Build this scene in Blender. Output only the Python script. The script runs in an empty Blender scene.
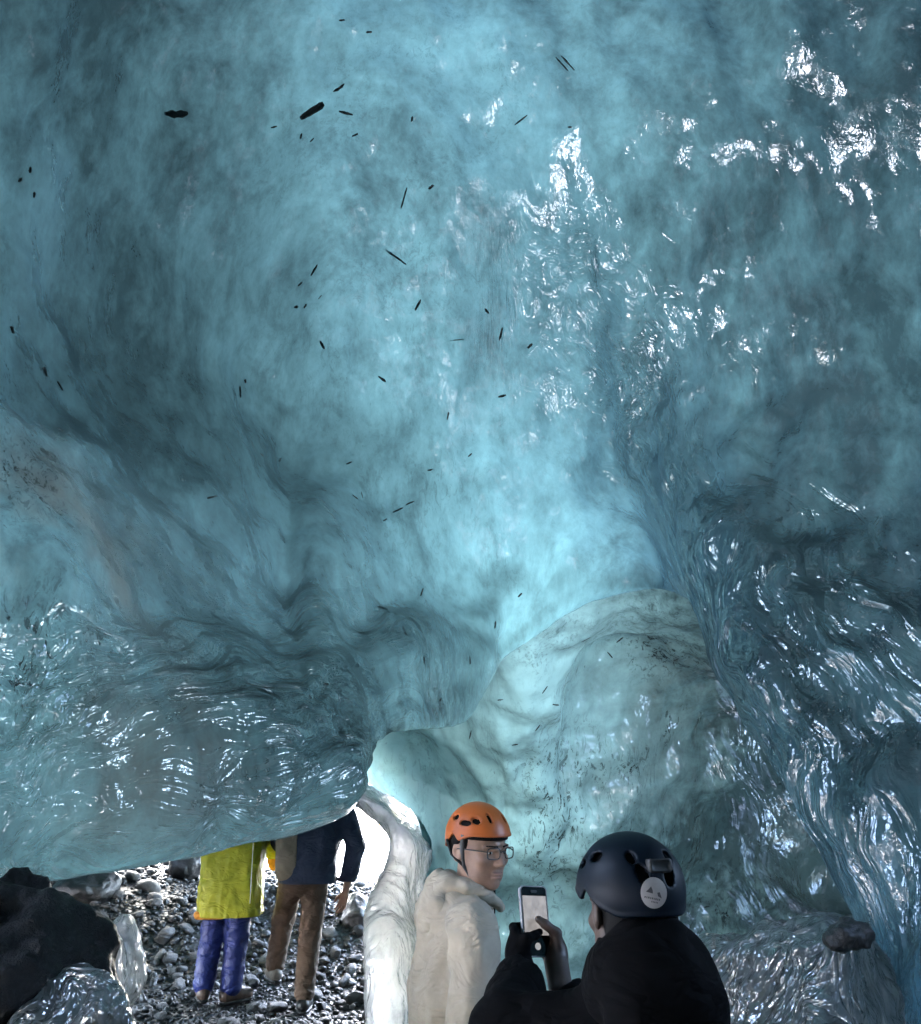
import bpy, bmesh, math, random
import numpy as np
from mathutils import Vector, Matrix
from mathutils.bvhtree import BVHTree

S = bpy.context.scene
COL = S.collection
RNG = np.random.default_rng(7)
random.seed(7)
R = math.radians

# ------------------------------------------------------------ camera, sky, sun, exposure
CAM = np.array([0.0, 0.0, 1.84]); PITCH = R(15.6); FPX = 921.0
cam = bpy.data.cameras.new("camera"); cam_o = bpy.data.objects.new("camera", cam); COL.objects.link(cam_o)
cam.sensor_fit = 'HORIZONTAL'; cam.sensor_width = 36; cam.lens = 36.0 * FPX / 921.0
cam.clip_start = 0.05; cam.clip_end = 3000
cam_o.location = CAM; cam_o.rotation_euler = (R(90) + PITCH, 0, 0)
S.camera = cam_o

SUN_EL, SUN_AZ = 46.0, -18.0          # azimuth from +Y, positive towards +X
world = bpy.data.worlds.new("World"); S.world = world; world.use_nodes = True
nt = world.node_tree
sky = nt.nodes.new("ShaderNodeTexSky"); sky.sky_type = 'NISHITA'; sky.sun_disc = False
sky.sun_elevation = R(SUN_EL); sky.sun_rotation = R(SUN_AZ); sky.air_density = 1.0; sky.dust_density = 3.0
nt.links.new(sky.outputs[0], nt.nodes["Background"].inputs[0])
nt.nodes["Background"].inputs[1].default_value = 0.14
sun = bpy.data.lights.new("sun", 'SUN'); sun.energy = 1.5; sun.angle = R(28); sun.color = (1.0, 0.95, 0.90)
sun_o = bpy.data.objects.new("sun", sun); COL.objects.link(sun_o)
sd = Vector((math.sin(R(SUN_AZ)) * math.cos(R(SUN_EL)), math.cos(R(SUN_AZ)) * math.cos(R(SUN_EL)), math.sin(R(SUN_EL))))
sun_o.rotation_euler = sd.to_track_quat('Z', 'Y').to_euler()
S.view_settings.view_transform = 'Standard'; S.view_settings.look = 'None'
S.view_settings.exposure = 6.3; S.view_settings.gamma = 1.0
S.render.engine = 'CYCLES'
cy = S.cycles
cy.use_denoising = True; cy.denoiser = 'OPENIMAGEDENOISE'
cy.max_bounces = 7; cy.diffuse_bounces = 4; cy.glossy_bounces = 3; cy.transmission_bounces = 4; cy.transparent_max_bounces = 8
cy.caustics_reflective = False; cy.caustics_refractive = False
cy.sample_clamp_indirect = 12.0; cy.blur_glossy = 0.3

# ------------------------------------------------------------ helpers
cp, sp_ = math.cos(PITCH), math.sin(PITCH)
def ray(px, py):
    x = (px - 460.5) / FPX; y = -(py - 512.0) / FPX
    return np.array([x, cp - y * sp_, sp_ + y * cp])
def at(px, py, Y):
    d = ray(px, py); return CAM + d * (Y / d[1])

_perm = np.random.default_rng(11).permutation(256); _perm = np.concatenate([_perm, _perm, _perm])
_g = np.random.default_rng(12).normal(size=(256, 3)); _g /= np.linalg.norm(_g, axis=1)[:, None]
def perlin(P):
    P = np.asarray(P, float); I = np.floor(P).astype(int); F = P - I; I &= 255
    U = F * F * F * (F * (F * 6 - 15) + 10); out = 0
    for dx in (0, 1):
        for dy in (0, 1):
            for dz in (0, 1):
                h = _perm[_perm[_perm[(I[..., 0] + dx) & 255] + ((I[..., 1] + dy) & 255)] + ((I[..., 2] + dz) & 255)]
                d = (_g[h] * (F - np.array([dx, dy, dz]))).sum(-1)
                w = (U[..., 0] if dx else 1 - U[..., 0]) * (U[..., 1] if dy else 1 - U[..., 1]) * (U[..., 2] if dz else 1 - U[..., 2])
                out = out + d * w
    return out * 1.6
def fbm(P, o=4, lac=2.1, g=.5):
    s = 0; a = 1.0
    for i in range(o):
        s = s + a * perlin(P * lac ** i + 17.3 * i); a *= g
    return s
def smooth(a, b, x):
    t = np.clip((x - a) / (b - a), 0, 1); return t * t * (3 - 2 * t)

def link(o, parent=None):
    COL.objects.link(o)
    if parent is not None: o.parent = parent
    return o
def tag(o, label=None, cat=None, group=None, kind=None):
    if label: o["label"] = label
    if cat: o["category"] = cat
    if group: o["group"] = group
    if kind: o["kind"] = kind
    return o
def empty(name, loc, rz=0.0):
    o = bpy.data.objects.new(name, None); o.location = loc; o.rotation_euler = (0, 0, rz); o.empty_display_size = .1
    return link(o)
def mesh_obj(name, V, Fq, mat, parent=None, smooth_shade=True, attrs=None):
    me = bpy.data.meshes.new(name)
    V = np.asarray(V, np.float32)
    if isinstance(Fq, np.ndarray) and len(Fq):
        k = Fq.shape[1]
        me.vertices.add(len(V)); me.vertices.foreach_set("co", V.ravel())
        me.loops.add(Fq.size); me.loops.foreach_set("vertex_index", Fq.astype(np.int32).ravel())
        me.polygons.add(len(Fq)); me.polygons.foreach_set("loop_start", np.arange(0, Fq.size, k, dtype=np.int32))
        me.polygons.foreach_set("loop_total", np.full(len(Fq), k, np.int32))
        me.update(calc_edges=True)
    else:
        me.from_pydata([tuple(map(float, v)) for v in V], [], [tuple(map(int, f)) for f in Fq])
    if attrs:
        for k_, a in attrs.items():
            if a.ndim == 1:
                me.attributes.new(k_, 'FLOAT', 'POINT').data.foreach_set("value", a.astype(np.float32))
            else:
                me.attributes.new(k_, 'FLOAT_VECTOR', 'POINT').data.foreach_set("vector", a.astype(np.float32).ravel())
    me.polygons.foreach_set("use_smooth", np.full(len(me.polygons), smooth_shade, bool))
    me.update()
    if mat: me.materials.append(mat)
    return link(bpy.data.objects.new(name, me), parent)

def cr_weights(n, m):
    """Catmull-Rom sampling matrix: m samples over n control rows."""
    W = np.zeros((m, n)); t = np.linspace(0, n - 1, m)
    for i, u in enumerate(t):
        k = min(int(u), n - 2); f = u - k
        w = [-.5 * f + f * f - .5 * f ** 3, 1 - 2.5 * f * f + 1.5 * f ** 3, .5 * f + 2 * f * f - 1.5 * f ** 3, -.5 * f * f + .5 * f ** 3]
        for j in range(4):
            W[i, min(max(k - 1 + j, 0), n - 1)] += w[j]
    return W
def loft(net, mu, mv):
    net = np.asarray(net, float)              # (cols, rows, 3)
    A = cr_weights(net.shape[0], mu); B = cr_weights(net.shape[1], mv)
    return np.einsum('ua,abk,vb->uvk', A, net, B)
def grid_faces(mu, mv, flip=False):
    i = np.arange(mu - 1)[:, None]; j = np.arange(mv - 1)[None, :]
    a = (i * mv + j).ravel(); b = ((i + 1) * mv + j).ravel(); c = b + 1; d = a + 1
    return np.stack([a, d, c, b] if flip else [a, b, c, d], 1)
def grid_normals(G):
    du = np.gradient(G, axis=0); dv = np.gradient(G, axis=1)
    n = np.cross(du, dv); return n / (np.linalg.norm(n, axis=-1, keepdims=True) + 1e-9)
def unit(v):
    v = np.asarray(v, float); return v / np.linalg.norm(v)
def stretch(P, d, along, across):
    """coordinates squeezed along direction d, for flow-aligned noise"""
    d = unit(d); a = (P * d).sum(-1, keepdims=True)
    return (P - a * d) / across + a * d / along
def bary(P, pts, sig):
    """how near P is to a polyline of world points (gaussian)"""
    best = np.full(P.shape[:-1], 1e9)
    for p, q in zip(pts[:-1], pts[1:]):
        p = np.asarray(p); e = np.asarray(q) - p
        t = np.clip(((P - p) * e).sum(-1) / (e @ e), 0, 1)
        best = np.minimum(best, ((P - p - t[..., None] * e) ** 2).sum(-1))
    return np.exp(-best / (2 * sig * sig))

# ------------------------------------------------------------ implicit surfaces (bodies, boulders)
def sd_cap(P, a, b, ra, rb):
    a = np.asarray(a, float); b = np.asarray(b, float); e = b - a
    t = np.clip(((P - a) @ e) / (e @ e + 1e-12), 0, 1)
    return np.linalg.norm(P - a - t[..., None] * e, axis=-1) - (ra + (rb - ra) * t)
def sd_ell(P, c, r, rot=None):
    Q = P - np.asarray(c, float)
    if rot is not None: Q = Q @ np.asarray(rot)
    r = np.asarray(r, float)
    k0 = np.linalg.norm(Q / r, axis=-1); k1 = np.linalg.norm(Q / (r * r), axis=-1) + 1e-9
    return k0 * (k0 - 1) / k1
def sd_box(P, c, h, rr, rot=None):
    Q = P - np.asarray(c, float)
    if rot is not None: Q = Q @ np.asarray(rot)
    q = np.abs(Q) - (np.asarray(h, float) - rr)
    return np.linalg.norm(np.maximum(q, 0), axis=-1) + np.minimum(q.max(-1), 0) - rr
def smin(a, b, k):
    h = np.clip(.5 + .5 * (b - a) / k, 0, 1); return b + (a - b) * h - k * h * (1 - h)
def smax(a, b, k): return -smin(-a, -b, k)
def surface_nets(f, lo, hi, h):
    lo = np.asarray(lo, float); n = np.ceil((np.asarray(hi) - lo) / h).astype(int) + 1
    ax = [lo[i] + h * np.arange(n[i]) for i in range(3)]
    G = np.stack(np.meshgrid(*ax, indexing='ij'), -1)
    D = f(G.reshape(-1, 3)).reshape(n)
    ins = D < 0
    c = [ins[dx:n[0] - 1 + dx, dy:n[1] - 1 + dy, dz:n[2] - 1 + dz] for dx in (0, 1) for dy in (0, 1) for dz in (0, 1)]
    cnt = sum(x.astype(int) for x in c); act = (cnt > 0) & (cnt < 8)
    idx = np.full(act.shape, -1); ids = np.argwhere(act); idx[act] = np.arange(len(ids))
    acc = np.zeros((len(ids), 3)); num = np.zeros(len(ids))
    cor = [(dx, dy, dz) for dx in (0, 1) for dy in (0, 1) for dz in (0, 1)]
    val = {k: D[ids[:, 0] + k[0], ids[:, 1] + k[1], ids[:, 2] + k[2]] for k in cor}
    for a in cor:
        for ax_ in range(3):
            if a[ax_] == 0:
                b = list(a); b[ax_] = 1; b = tuple(b)
                va, vb = val[a], val[b]; m = (va < 0) != (vb < 0)
                t = np.where(m, va / np.where(m, va - vb, 1), 0)
                p = np.array(a, float)[None] + t[:, None] * (np.array(b) - np.array(a))[None]
                acc += np.where(m[:, None], p, 0); num += m
    V = lo + h * (ids + acc / num[:, None])
    F = []
    for ax_ in range(3):
        o = [i for i in range(3) if i != ax_]
        sl0 = [slice(1, n[i] - 1) for i in range(3)]; sl1 = list(sl0)
        sl0[ax_] = slice(0, n[ax_] - 1); sl1[ax_] = slice(1, n[ax_])
        A, B = ins[tuple(sl0)], ins[tuple(sl1)]
        off = np.array([1, 1, 1]); off[ax_] = 0
        for flip, m in ((False, A & ~B), (True, ~A & B)):
            e = np.argwhere(m) + off
            if not len(e): continue
            u = np.zeros(3, int); u[o[0]] = 1; v = np.zeros(3, int); v[o[1]] = 1
            q = [idx[tuple(e.T)], idx[tuple((e - u).T)], idx[tuple((e - u - v).T)], idx[tuple((e - v).T)]]
            q = np.stack(q, 1)
            if flip ^ (ax_ == 1): q = q[:, ::-1]
            F.append(q)
    return V, np.concatenate(F)
def sdf_obj(name, f, lo, hi, h, mat, parent=None, attrs=None):
    V, F = surface_nets(f, lo, hi, h)
    return mesh_obj(name, V, F, mat, parent)

# ------------------------------------------------------------ material helpers
class NT:
    def __init__(s, name):
        s.m = bpy.data.materials.new(name); s.m.use_nodes = True; s.t = s.m.node_tree
        s.b = s.t.nodes["Principled BSDF"]; s.out = s.t.nodes["Material Output"]
    def n(s, typ, **kw):
        x = s.t.nodes.new("ShaderNode" + typ)
        for k, v in kw.items():
            if hasattr(x, k) and k not in ("Scale",): setattr(x, k, v)
            else: s.set(x.inputs[k], v)
        return x
    def set(s, sock, v):
        if isinstance(v, bpy.types.NodeSocket): s.t.links.new(v, sock)
        else: sock.default_value = v
    def l(s, a, b): s.t.links.new(a, b)
    def math(s, op, a, b=None, c=None):
        x = s.t.nodes.new("ShaderNodeMath"); x.operation = op
        for i, v in enumerate((a, b, c)):
            if v is not None: s.set(x.inputs[i], v)
        return x.outputs[0]
    def mix(s, f, a, b):
        x = s.t.nodes.new("ShaderNodeMix"); x.data_type = 'RGBA'
        s.set(x.inputs[0], f); s.set(x.inputs[6], a); s.set(x.inputs[7], b); return x.outputs[2]
    def ramp(s, f, stops):
        x = s.t.nodes.new("ShaderNodeValToRGB"); s.set(x.inputs[0], f); e = x.color_ramp.elements
        while len(e) < len(stops): e.new(.5)
        for i, (p, c) in enumerate(stops):
            e[i].position = p; e[i].color = (c if len(c) == 4 else (*c, 1)) if isinstance(c, tuple) else (c, c, c, 1)
        return x.outputs[0]
    def coord(s, scale=(1, 1, 1), rot=(0, 0, 0), src='Object', loc=(0, 0, 0)):
        c = s.n('TexCoord'); m = s.n('Mapping'); m.inputs['Scale'].default_value = scale; m.inputs['Rotation'].default_value = rot
        m.inputs['Location'].default_value = loc
        s.l(c.outputs[src], m.inputs[0]); return m.outputs[0]
    def attr(s, name, vec=False):
        a = s.n('Attribute'); a.attribute_name = name; return a.outputs['Vector' if vec else 'Fac']
    def noise(s, vec, scale, detail=4, rough=.55, dist=0.0):
        x = s.n('TexNoise'); s.l(vec, x.inputs['Vector']); s.set(x.inputs['Scale'], scale); x.inputs['Detail'].default_value = detail
        x.inputs['Roughness'].default_value = rough; x.inputs['Distortion'].default_value = dist; return x.outputs['Fac']
    def bump(s, h, strength, dist, normal=None):
        x = s.n('Bump'); s.set(x.inputs['Height'], h); s.set(x.inputs['Strength'], strength); x.inputs['Distance'].default_value = dist
        if normal is not None: s.l(normal, x.inputs['Normal'])
        return x.outputs[0]
def simple(name, col, rough=.6, spec=.5, var=.25, scale=30, bump=.0, bdist=.002, sheen=0, metallic=0):
    t = NT(name); v = t.coord()
    f = t.noise(v, scale, 5)
    dark = tuple(c * (1 - var) for c in col); lite = tuple(min(1, c * (1 + var)) for c in col)
    t.l(t.ramp(f, [(.3, dark), (.7, lite)]), t.b.inputs['Base Color'])
    t.b.inputs['Roughness'].default_value = rough; t.b.inputs['Specular IOR Level'].default_value = spec
    t.b.inputs['Metallic'].default_value = metallic
    if sheen: t.b.inputs['Sheen Weight'].default_value = sheen
    if bump: t.l(t.bump(t.noise(v, scale * 2.5, 4), bump, bdist), t.b.inputs['Normal'])
    return t.m
# ------------------------------------------------------------ ice materials
def ice_mat(name, deep, milky, front, cloud=(1.0, 1.0, .55), rough=.15, spec=1.0, ripple=.8, dirt=True, shine=.06):
    """glacier ice: light comes through it (translucent), its skin is wet and glossy; pale bubbly ice and deep clear ice lie in clouds"""
    t = NT(name); c = t.coord(cloud)
    warp = t.n('TexNoise', Scale=.55, Detail=3.0); t.l(c, warp.inputs['Vector'])
    cw = t.n('VectorMath', operation='MULTIPLY_ADD'); t.l(warp.outputs['Color'], cw.inputs[0]); cw.inputs[1].default_value = (1.1, 1.1, 1.1); t.l(c, cw.inputs[2])
    cw = cw.outputs[0]
    n1 = t.noise(cw, .75, 9, .62, .3)
    n2 = t.noise(cw, 3.2, 8, .66, .35)
    n3 = t.noise(t.coord((1, 1, .6)), 13.0, 7, .70, .3)
    f = t.math('MULTIPLY_ADD', n2, .55, t.math('MULTIPLY', n1, .65))
    n4 = t.noise(t.coord((9, 9, 1.1), (.12, .10, 0)), 1.0, 6, .65, .4)
    f = t.math('MULTIPLY_ADD', n3, .34, f); f = t.math('MULTIPLY_ADD', t.math('SUBTRACT', n4, .5), .16, f)
    f = t.math('MULTIPLY', t.math('ADD', f, t.math('MULTIPLY', t.attr('milk'), .30)), .9)
    col = t.ramp(f, [(.61, deep), (.705, tuple(.55 * a + .45 * b for a, b in zip(deep, milky))), (.83, milky), (1.0, tuple(min(1, 1.5 * x) for x in milky))])
    # volcanic grit frozen into layers
    gl = t.noise(t.coord((6, 6, 2.2)), 3.0, 8, .75, 1.5); gg = t.noise(t.coord((1, 1, .6)), 2.0, 5, .6, .5)
    dm = t.math('MULTIPLY', t.ramp(gl, [(.53, 0.0), (.58, 1.0)]), t.ramp(gg, [(.40, 0.0), (.62, 1.0)]))
    dm = t.math('MULTIPLY', dm, t.attr('grit'))
    fl = t.n('TexVoronoi', feature='F1', Scale=7.0); t.l(t.coord((1.0, 1.0, .45), (.5, .3, .2)), fl.inputs['Vector'])
    speck = t.math('MULTIPLY', t.math('LESS_THAN', fl.outputs['Distance'], .05), .8)
    dm = t.math('MAXIMUM', dm, t.math('MULTIPLY', speck, t.attr('grit')))
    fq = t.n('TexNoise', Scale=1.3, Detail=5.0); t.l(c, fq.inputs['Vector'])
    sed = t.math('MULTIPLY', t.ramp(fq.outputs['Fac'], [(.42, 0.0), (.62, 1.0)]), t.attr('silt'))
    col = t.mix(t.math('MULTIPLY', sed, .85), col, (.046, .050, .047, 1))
    col = t.mix(dm, col, (.004, .004, .005, 1))
    tr = t.n('BsdfTranslucent'); t.l(col, tr.inputs['Color'])
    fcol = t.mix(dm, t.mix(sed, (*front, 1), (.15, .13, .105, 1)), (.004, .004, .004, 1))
    # skin: meltwater dimples and flow ridges
    flow = t.attr('flow', True)
    rip = t.attr('rib')
    r1 = t.noise(flow, .9, 1.5, .5, .9); r2 = t.noise(flow, 2.4, 2, .5, .9)
    ridge = t.math('ABSOLUTE', t.math('SUBTRACT', r1, .5)); ridge2 = t.math('ABSOLUTE', t.math('SUBTRACT', r2, .5))
    hgt = t.math('MULTIPLY', t.math('MULTIPLY_ADD', ridge2, .25, ridge), rip)
    vo = t.n('TexVoronoi', feature='SMOOTH_F1', Scale=5.5); vo.inputs['Smoothness'].default_value = .5; t.l(t.coord((1, 1, .5)), vo.inputs['Vector'])
    dim = t.noise(t.coord((1, 1, .7)), 7.0, 4, .5, .2)
    b0 = t.bump(t.math('ADD', vo.outputs['Distance'], t.math('MULTIPLY', dim, 1.2)), .46, .05)
    b1 = t.bump(hgt, ripple, .26, b0)
    b2 = t.bump(t.noise(t.coord(), 60.0, 3, .6), .12, .006, b1)
    b3 = t.bump(t.noise(t.coord(), 24.0, 4, .6), t.math('MULTIPLY', rip, .3), .015, b2)
    df = t.n('BsdfDiffuse'); t.l(fcol, df.inputs['Color'])
    body = t.n('MixShader'); body.inputs[0].default_value = .62; t.l(df.outputs[0], body.inputs[1]); t.l(tr.outputs[0], body.inputs[2])
    gs = t.n('BsdfGlossy'); gs.inputs['Roughness'].default_value = rough; t.l(b3, gs.inputs['Normal']); gs.inputs['Color'].default_value = (spec, spec, spec, 1)
    fr = t.n('LayerWeight', Blend=.36); t.l(b3, fr.inputs['Normal'])
    fz = t.math('MULTIPLY_ADD', t.math('POWER', fr.outputs['Facing'], 3.0), .62, shine)
    fz = t.math('MULTIPLY_ADD', rip, .055, fz)
    wet = t.math('MULTIPLY', fz, t.math('SUBTRACT', 1.0, t.math('MULTIPLY', dm, .5)))
    mx = t.n('MixShader'); t.l(wet, mx.inputs[0]); t.l(body.outputs[0], mx.inputs[1]); t.l(gs.outputs[0], mx.inputs[2])
    t.l(mx.outputs[0], t.out.inputs[0]); t.t.nodes.remove(t.b)
    return t.m

ICE_V = ice_mat("glacier_ice_vault", (.018, .039, .047), (.053, .118, .140), (.02, .03, .032))
ICE_B = ice_mat("glacier_ice_pale", (.046, .092, .098), (.315, .55, .57), (.03, .045, .045), cloud=(.8, .8, 1.2), ripple=.35)
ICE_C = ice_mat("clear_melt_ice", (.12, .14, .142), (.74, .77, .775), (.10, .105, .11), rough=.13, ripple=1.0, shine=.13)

# ------------------------------------------------------------ vault: one curtain of ice over the whole cave
def W3(x, y, z): return np.array([x, y, z], float)
COLS = []
def col(pix, curl, over):
    """pix: (px,py,Y) from the rim upwards; curl: offsets behind the rim; over: x of the crown behind the camera"""
    p = [at(*q) for q in pix]; e = p[0]
    rows = [e + np.array(c) for c in curl[::-1]] + p + over
    COLS.append(rows)
CL = [(0, .25, .03), (-.05, .85, .30), (-.1, 2.4, .62), (-.2, 6.0, -.10)]                       # under the left lip, then an unseen roof extended to shade the gravel
CM = [(0, .26, .10), (0, .6, .22), (0, .95, .34), (0, 1.3, .5)]                            # back over the far chamber
CRt = [(.12, .12, .02), (.24, .18, .04), (.34, .22, .06), (.42, .25, .08)]                     # behind the right curtain
def ov(x, z=6.6): return [W3(x * .95, 1.2, z), W3(x, -1.6, z * .82), W3(x * .95, -3.4, z * .50), W3(x * .95, -4.6, -.5 + 1.5 * max(0., 1 - ((x + 1.9) / 1.8) ** 2))]
COLS.append([W3(-3.9, 9.3, .9), W3(-3.5, 6.0, .7), W3(-3.2, 4.2, .9), W3(-3.2, 3.7, 1.1), W3(-3.2, 3.2, 1.2), W3(-3.4, 2.6, 1.3), W3(-3.5, 2.1, 1.4), W3(-3.6, 1.5, 1.45), W3(-3.7, 1.0, 1.45), W3(-3.8, .4, 1.45), W3(-3.9, -.3, 1.4), W3(-3.9, -1.0, 1.2), W3(-3.8, -2.5, .8), W3(-3.7, -3.6, .1), W3(-3.6, -4.6, -.4)])  # left rim held off the ground: unseen gap added for glints
col([(-420, 960, 3.0), (-420, 850, 2.9), (-430, 700, 2.9), (-440, 520, 3.0), (-450, 330, 3.2), (-460, 120, 3.2), (-480, -120, 3.1)], CL, ov(-4.1, 4.4))
col([(-120, 908, 3.95), (-120, 810, 3.75), (-130, 690, 3.7), (-140, 540, 3.8), (-150, 350, 4.1), (-150, 120, 4.0), (-170, -120, 3.6)], CL, ov(-3.4, 5.4))
col([(0, 880, 4.4), (0, 800, 4.15), (0, 690, 4.1), (0, 545, 4.2), (0, 380, 4.9), (0, 150, 4.8), (0, -120, 4.0)], CL, ov(-2.7, 6.0))
col([(120, 862, 4.6), (115, 800, 4.3), (105, 690, 4.3), (95, 560, 4.45), (100, 390, 5.6), (120, 150, 5.6), (130, -120, 4.4)], CL, ov(-2.0, 6.3))
col([(240, 840, 4.9), (232, 780, 4.65), (225, 690, 4.8), (215, 580, 5.6), (215, 400, 6.6), (215, 150, 6.0), (240, -120, 4.6)], CL, ov(-1.3, 6.5))
col([(325, 818, 5.2), (312, 765, 5.0), (296, 690, 5.2), (280, 600, 6.3), (280, 400, 7.3), (285, 150, 6.3), (310, -120, 4.7)], CL, ov(-.8, 6.6))
col([(357, 792, 5.3), (352, 745, 5.25), (318, 668, 5.5), (318, 618, 6.1), (330, 400, 7.6), (340, 150, 6.5), (360, -120, 4.7)], [(0, .25, .05), (0, .8, .22), (-.05, 1.8, .35), (-.1, 4.2, .15)], ov(-.4, 6.6))
col([(372, 745, 6.0), (372, 715, 6.0), (362, 660, 6.2), (372, 590, 7.0), (390, 400, 7.6), (400, 150, 6.5), (410, -120, 4.7)], [(0, .30, .10), (0, .9, .15), (0, 1.8, .2), (0, 3.4, .3)], ov(-.1, 6.6))
col([(415, 727, 6.8), (415, 700, 6.8), (415, 650, 6.9), (425, 560, 7.6), (440, 380, 7.5), (450, 150, 6.5), (460, -120, 4.7)], CM, ov(.2, 6.6))
col([(468, 716, 7.4), (470, 690, 7.4), (472, 640, 7.6), (478, 550, 7.9), (490, 380, 7.4), (500, 150, 6.4), (510, -120, 4.7)], CM, ov(.5, 6.6))
col([(500, 660, 8.0), (505, 635, 8.0), (520, 590, 8.0), (530, 520, 7.9), (540, 370, 7.3), (545, 150, 6.3), (560, -120, 4.6)], CM, ov(.9, 6.6))
col([(560, 612, 8.3), (562, 590, 8.2), (570, 550, 8.1), (580, 490, 7.7), (590, 350, 7.1), (590, 150, 6.2), (610, -120, 4.6)], CM, ov(1.2, 6.5))
col([(640, 590, 8.2), (636, 560, 8.0), (634, 510, 7.5), (632, 430, 7.05), (624, 320, 6.72), (626, 140, 6.15), (650, -120, 4.5)], CM, ov(1.5, 6.5))
col([(694, 606, 7.2), (686, 570, 6.9), (674, 500, 6.75), (662, 420, 6.78), (652, 310, 6.6), (664, 130, 6.05), (680, -120, 4.4)], [(.15, .4, .1), (.3, .9, .2), (.45, 1.3, .3), (.6, 1.6, .4)], ov(1.8, 6.4))
col([(712, 652, 6.4), (706, 600, 6.2), (694, 520, 6.3), (686, 430, 6.5), (682, 310, 6.45), (704, 130, 5.95), (724, -120, 4.3)], CRt, ov(2.0, 6.3))
col([(760, 728, 5.7), (752, 650, 5.45), (738, 550, 5.8), (726, 440, 6.2), (720, 310, 6.25), (742, 130, 5.8), (762, -120, 4.2)], CRt, ov(2.2, 6.2))
col([(815, 815, 5.3), (815, 730, 5.1), (800, 600, 5.4), (785, 470, 5.95), (778, 310, 6.05), (785, 120, 5.6), (810, -120, 4.3)], CRt, ov(2.5, 6.0))
col([(868, 935, 4.9), (885, 830, 4.65), (880, 680, 4.9), (866, 510, 5.5), (858, 310, 5.75), (860, 120, 5.3), (890, -120, 4.2)], CRt, ov(2.9, 5.6))
col([(905, 1012, 4.6), (960, 890, 4.3), (975, 690, 4.5), (970, 510, 5.1), (968, 310, 5.3), (980, 120, 4.9), (1010, -120, 3.9)], CRt, ov(3.4, 5.0))
col([(965, 1150, 4.0), (1120, 930, 3.2), (1170, 690, 3.3), (1180, 490, 3.8), (1180, 310, 4.0), (1200, 100, 3.7), (1250, -150, 3.1)], CRt, ov(4.0, 4.2))
COLS.append([W3(3.2, 3.8, -.5), W3(3.0, 3.6, -.5), W3(2.7, 3.3, -.5), W3(2.4, 3.0, -.5), W3(1.9, 2.7, -.4), W3(2.5, 2.0, -.4), W3(2.9, 1.4, -.4), W3(3.1, .8, -.4), W3(3.3, .3, -.4), W3(3.5, -.2, -.4), W3(3.7, -.8, -.4), W3(3.9, -1.6, -.4), W3(3.8, -2.5, -.4), W3(3.7, -3.6, -.4), W3(3.6, -4.6, -.5)])

MU, MV = 720, 520
G = loft(COLS, MU, MV)
N = grid_normals(G)
C0 = np.array([0, 1.0, 2.0])
if ((C0 - G) * N).sum(-1).mean() < 0: N = -N; FLIP = True
else: FLIP = False
# flow regions
rib_R = bary(G, [at(600, 300, 6.9), at(650, 430, 6.8), at(700, 560, 6.1), at(760, 680, 5.5), at(830, 800, 5.0), at(900, 960, 4.5)], .46)
rib_R2 = bary(G, [at(840, 560, 5.4), at(900, 640, 4.9), at(1000, 760, 4.2)], .30)
rib_L = np.maximum(bary(G, [at(0, 770, 4.1), at(70, 690, 4.25), at(150, 660, 4.5), at(230, 670, 4.9)], .26), bary(G, [at(190, 830, 4.7), at(280, 790, 4.9), at(345, 745, 5.3)], .30))
rib_L = np.maximum(rib_L, bary(G, [at(40, 855, 4.3), at(160, 835, 4.5), at(260, 825, 4.8)], .16))
rib_C = bary(G, [at(290, 690, 5.3), at(310, 640, 6.0), at(370, 620, 6.6), at(440, 690, 7.0), at(380, 725, 6.3)], .32)
rib = np.clip(rib_R + .7 * rib_R2 + rib_L + .6 * rib_C, 0, 1.15)
dR = at(870, 900, 4.8) - at(640, 400, 6.8); dL = at(350, 735, 5.3) - at(150, 815, 4.2)
wR = smooth(-.4, .6, G[..., 0])[..., None]
flowdir = unit(dL) * (1 - wR) + unit(dR) * wR
flowdir /= np.linalg.norm(flowdir, axis=-1, keepdims=True)
wq = G + .16 * np.stack([perlin(G * 1.3 + k * 9.1) for k in range(3)], -1) + .05 * np.stack([perlin(G * 4.1 + k * 3.7) for k in range(3)], -1)
a_ = (wq * flowdir).sum(-1, keepdims=True)
FL = (wq - a_ * flowdir) / (.17 + .07 * wR) + a_ * flowdir / (1.5 - .6 * wR)
# large scallops and folds, then ridges
disp = .13 * fbm(G * .75, 3) + .028 * fbm(G * np.array([2.0, 2.0, 1.2]) + 5, 3)
scal = np.abs(perlin(G * np.array([1.7, 1.7, 1.1]) + 31)); disp += .035 * (.5 - scal)
rg = 1 - np.abs(perlin(FL * .62)) * 2.2; rg2 = 1 - np.abs(perlin(FL * 1.5 + 7)) * 2.0
disp += rib * (.028 * rg + .010 * rg2)
edge_t = np.linspace(0, 14, MV)[None, :]
disp *= .35 + .65 * smooth(3.6, 4.6, edge_t)
G2 = G + N * disp[..., None]
def blob(px, py, Y, s): return bary(G, [at(px, py, Y), at(px + 1, py, Y)], s)
milk = .5 * bary(G, [at(430, 60, 6), at(380, 300, 7.2), at(440, 520, 7.6)], 1.1) + .25 * bary(G, [at(480, 560, 7.9), at(600, 540, 7.6)], .6)
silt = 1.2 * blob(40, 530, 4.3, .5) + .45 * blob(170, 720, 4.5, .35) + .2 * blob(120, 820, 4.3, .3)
grit = np.clip(1.3 * blob(20, 650, 4.15, .28) + 1.0 * bary(G, [at(40, 300, 4.8), at(45, 400, 4.7), at(10, 440, 4.5)], .34) + .25 * bary(G, [at(430, 60, 6), at(380, 300, 7.2), at(440, 560, 7.6)], 1.0), 0, 1)
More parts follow.
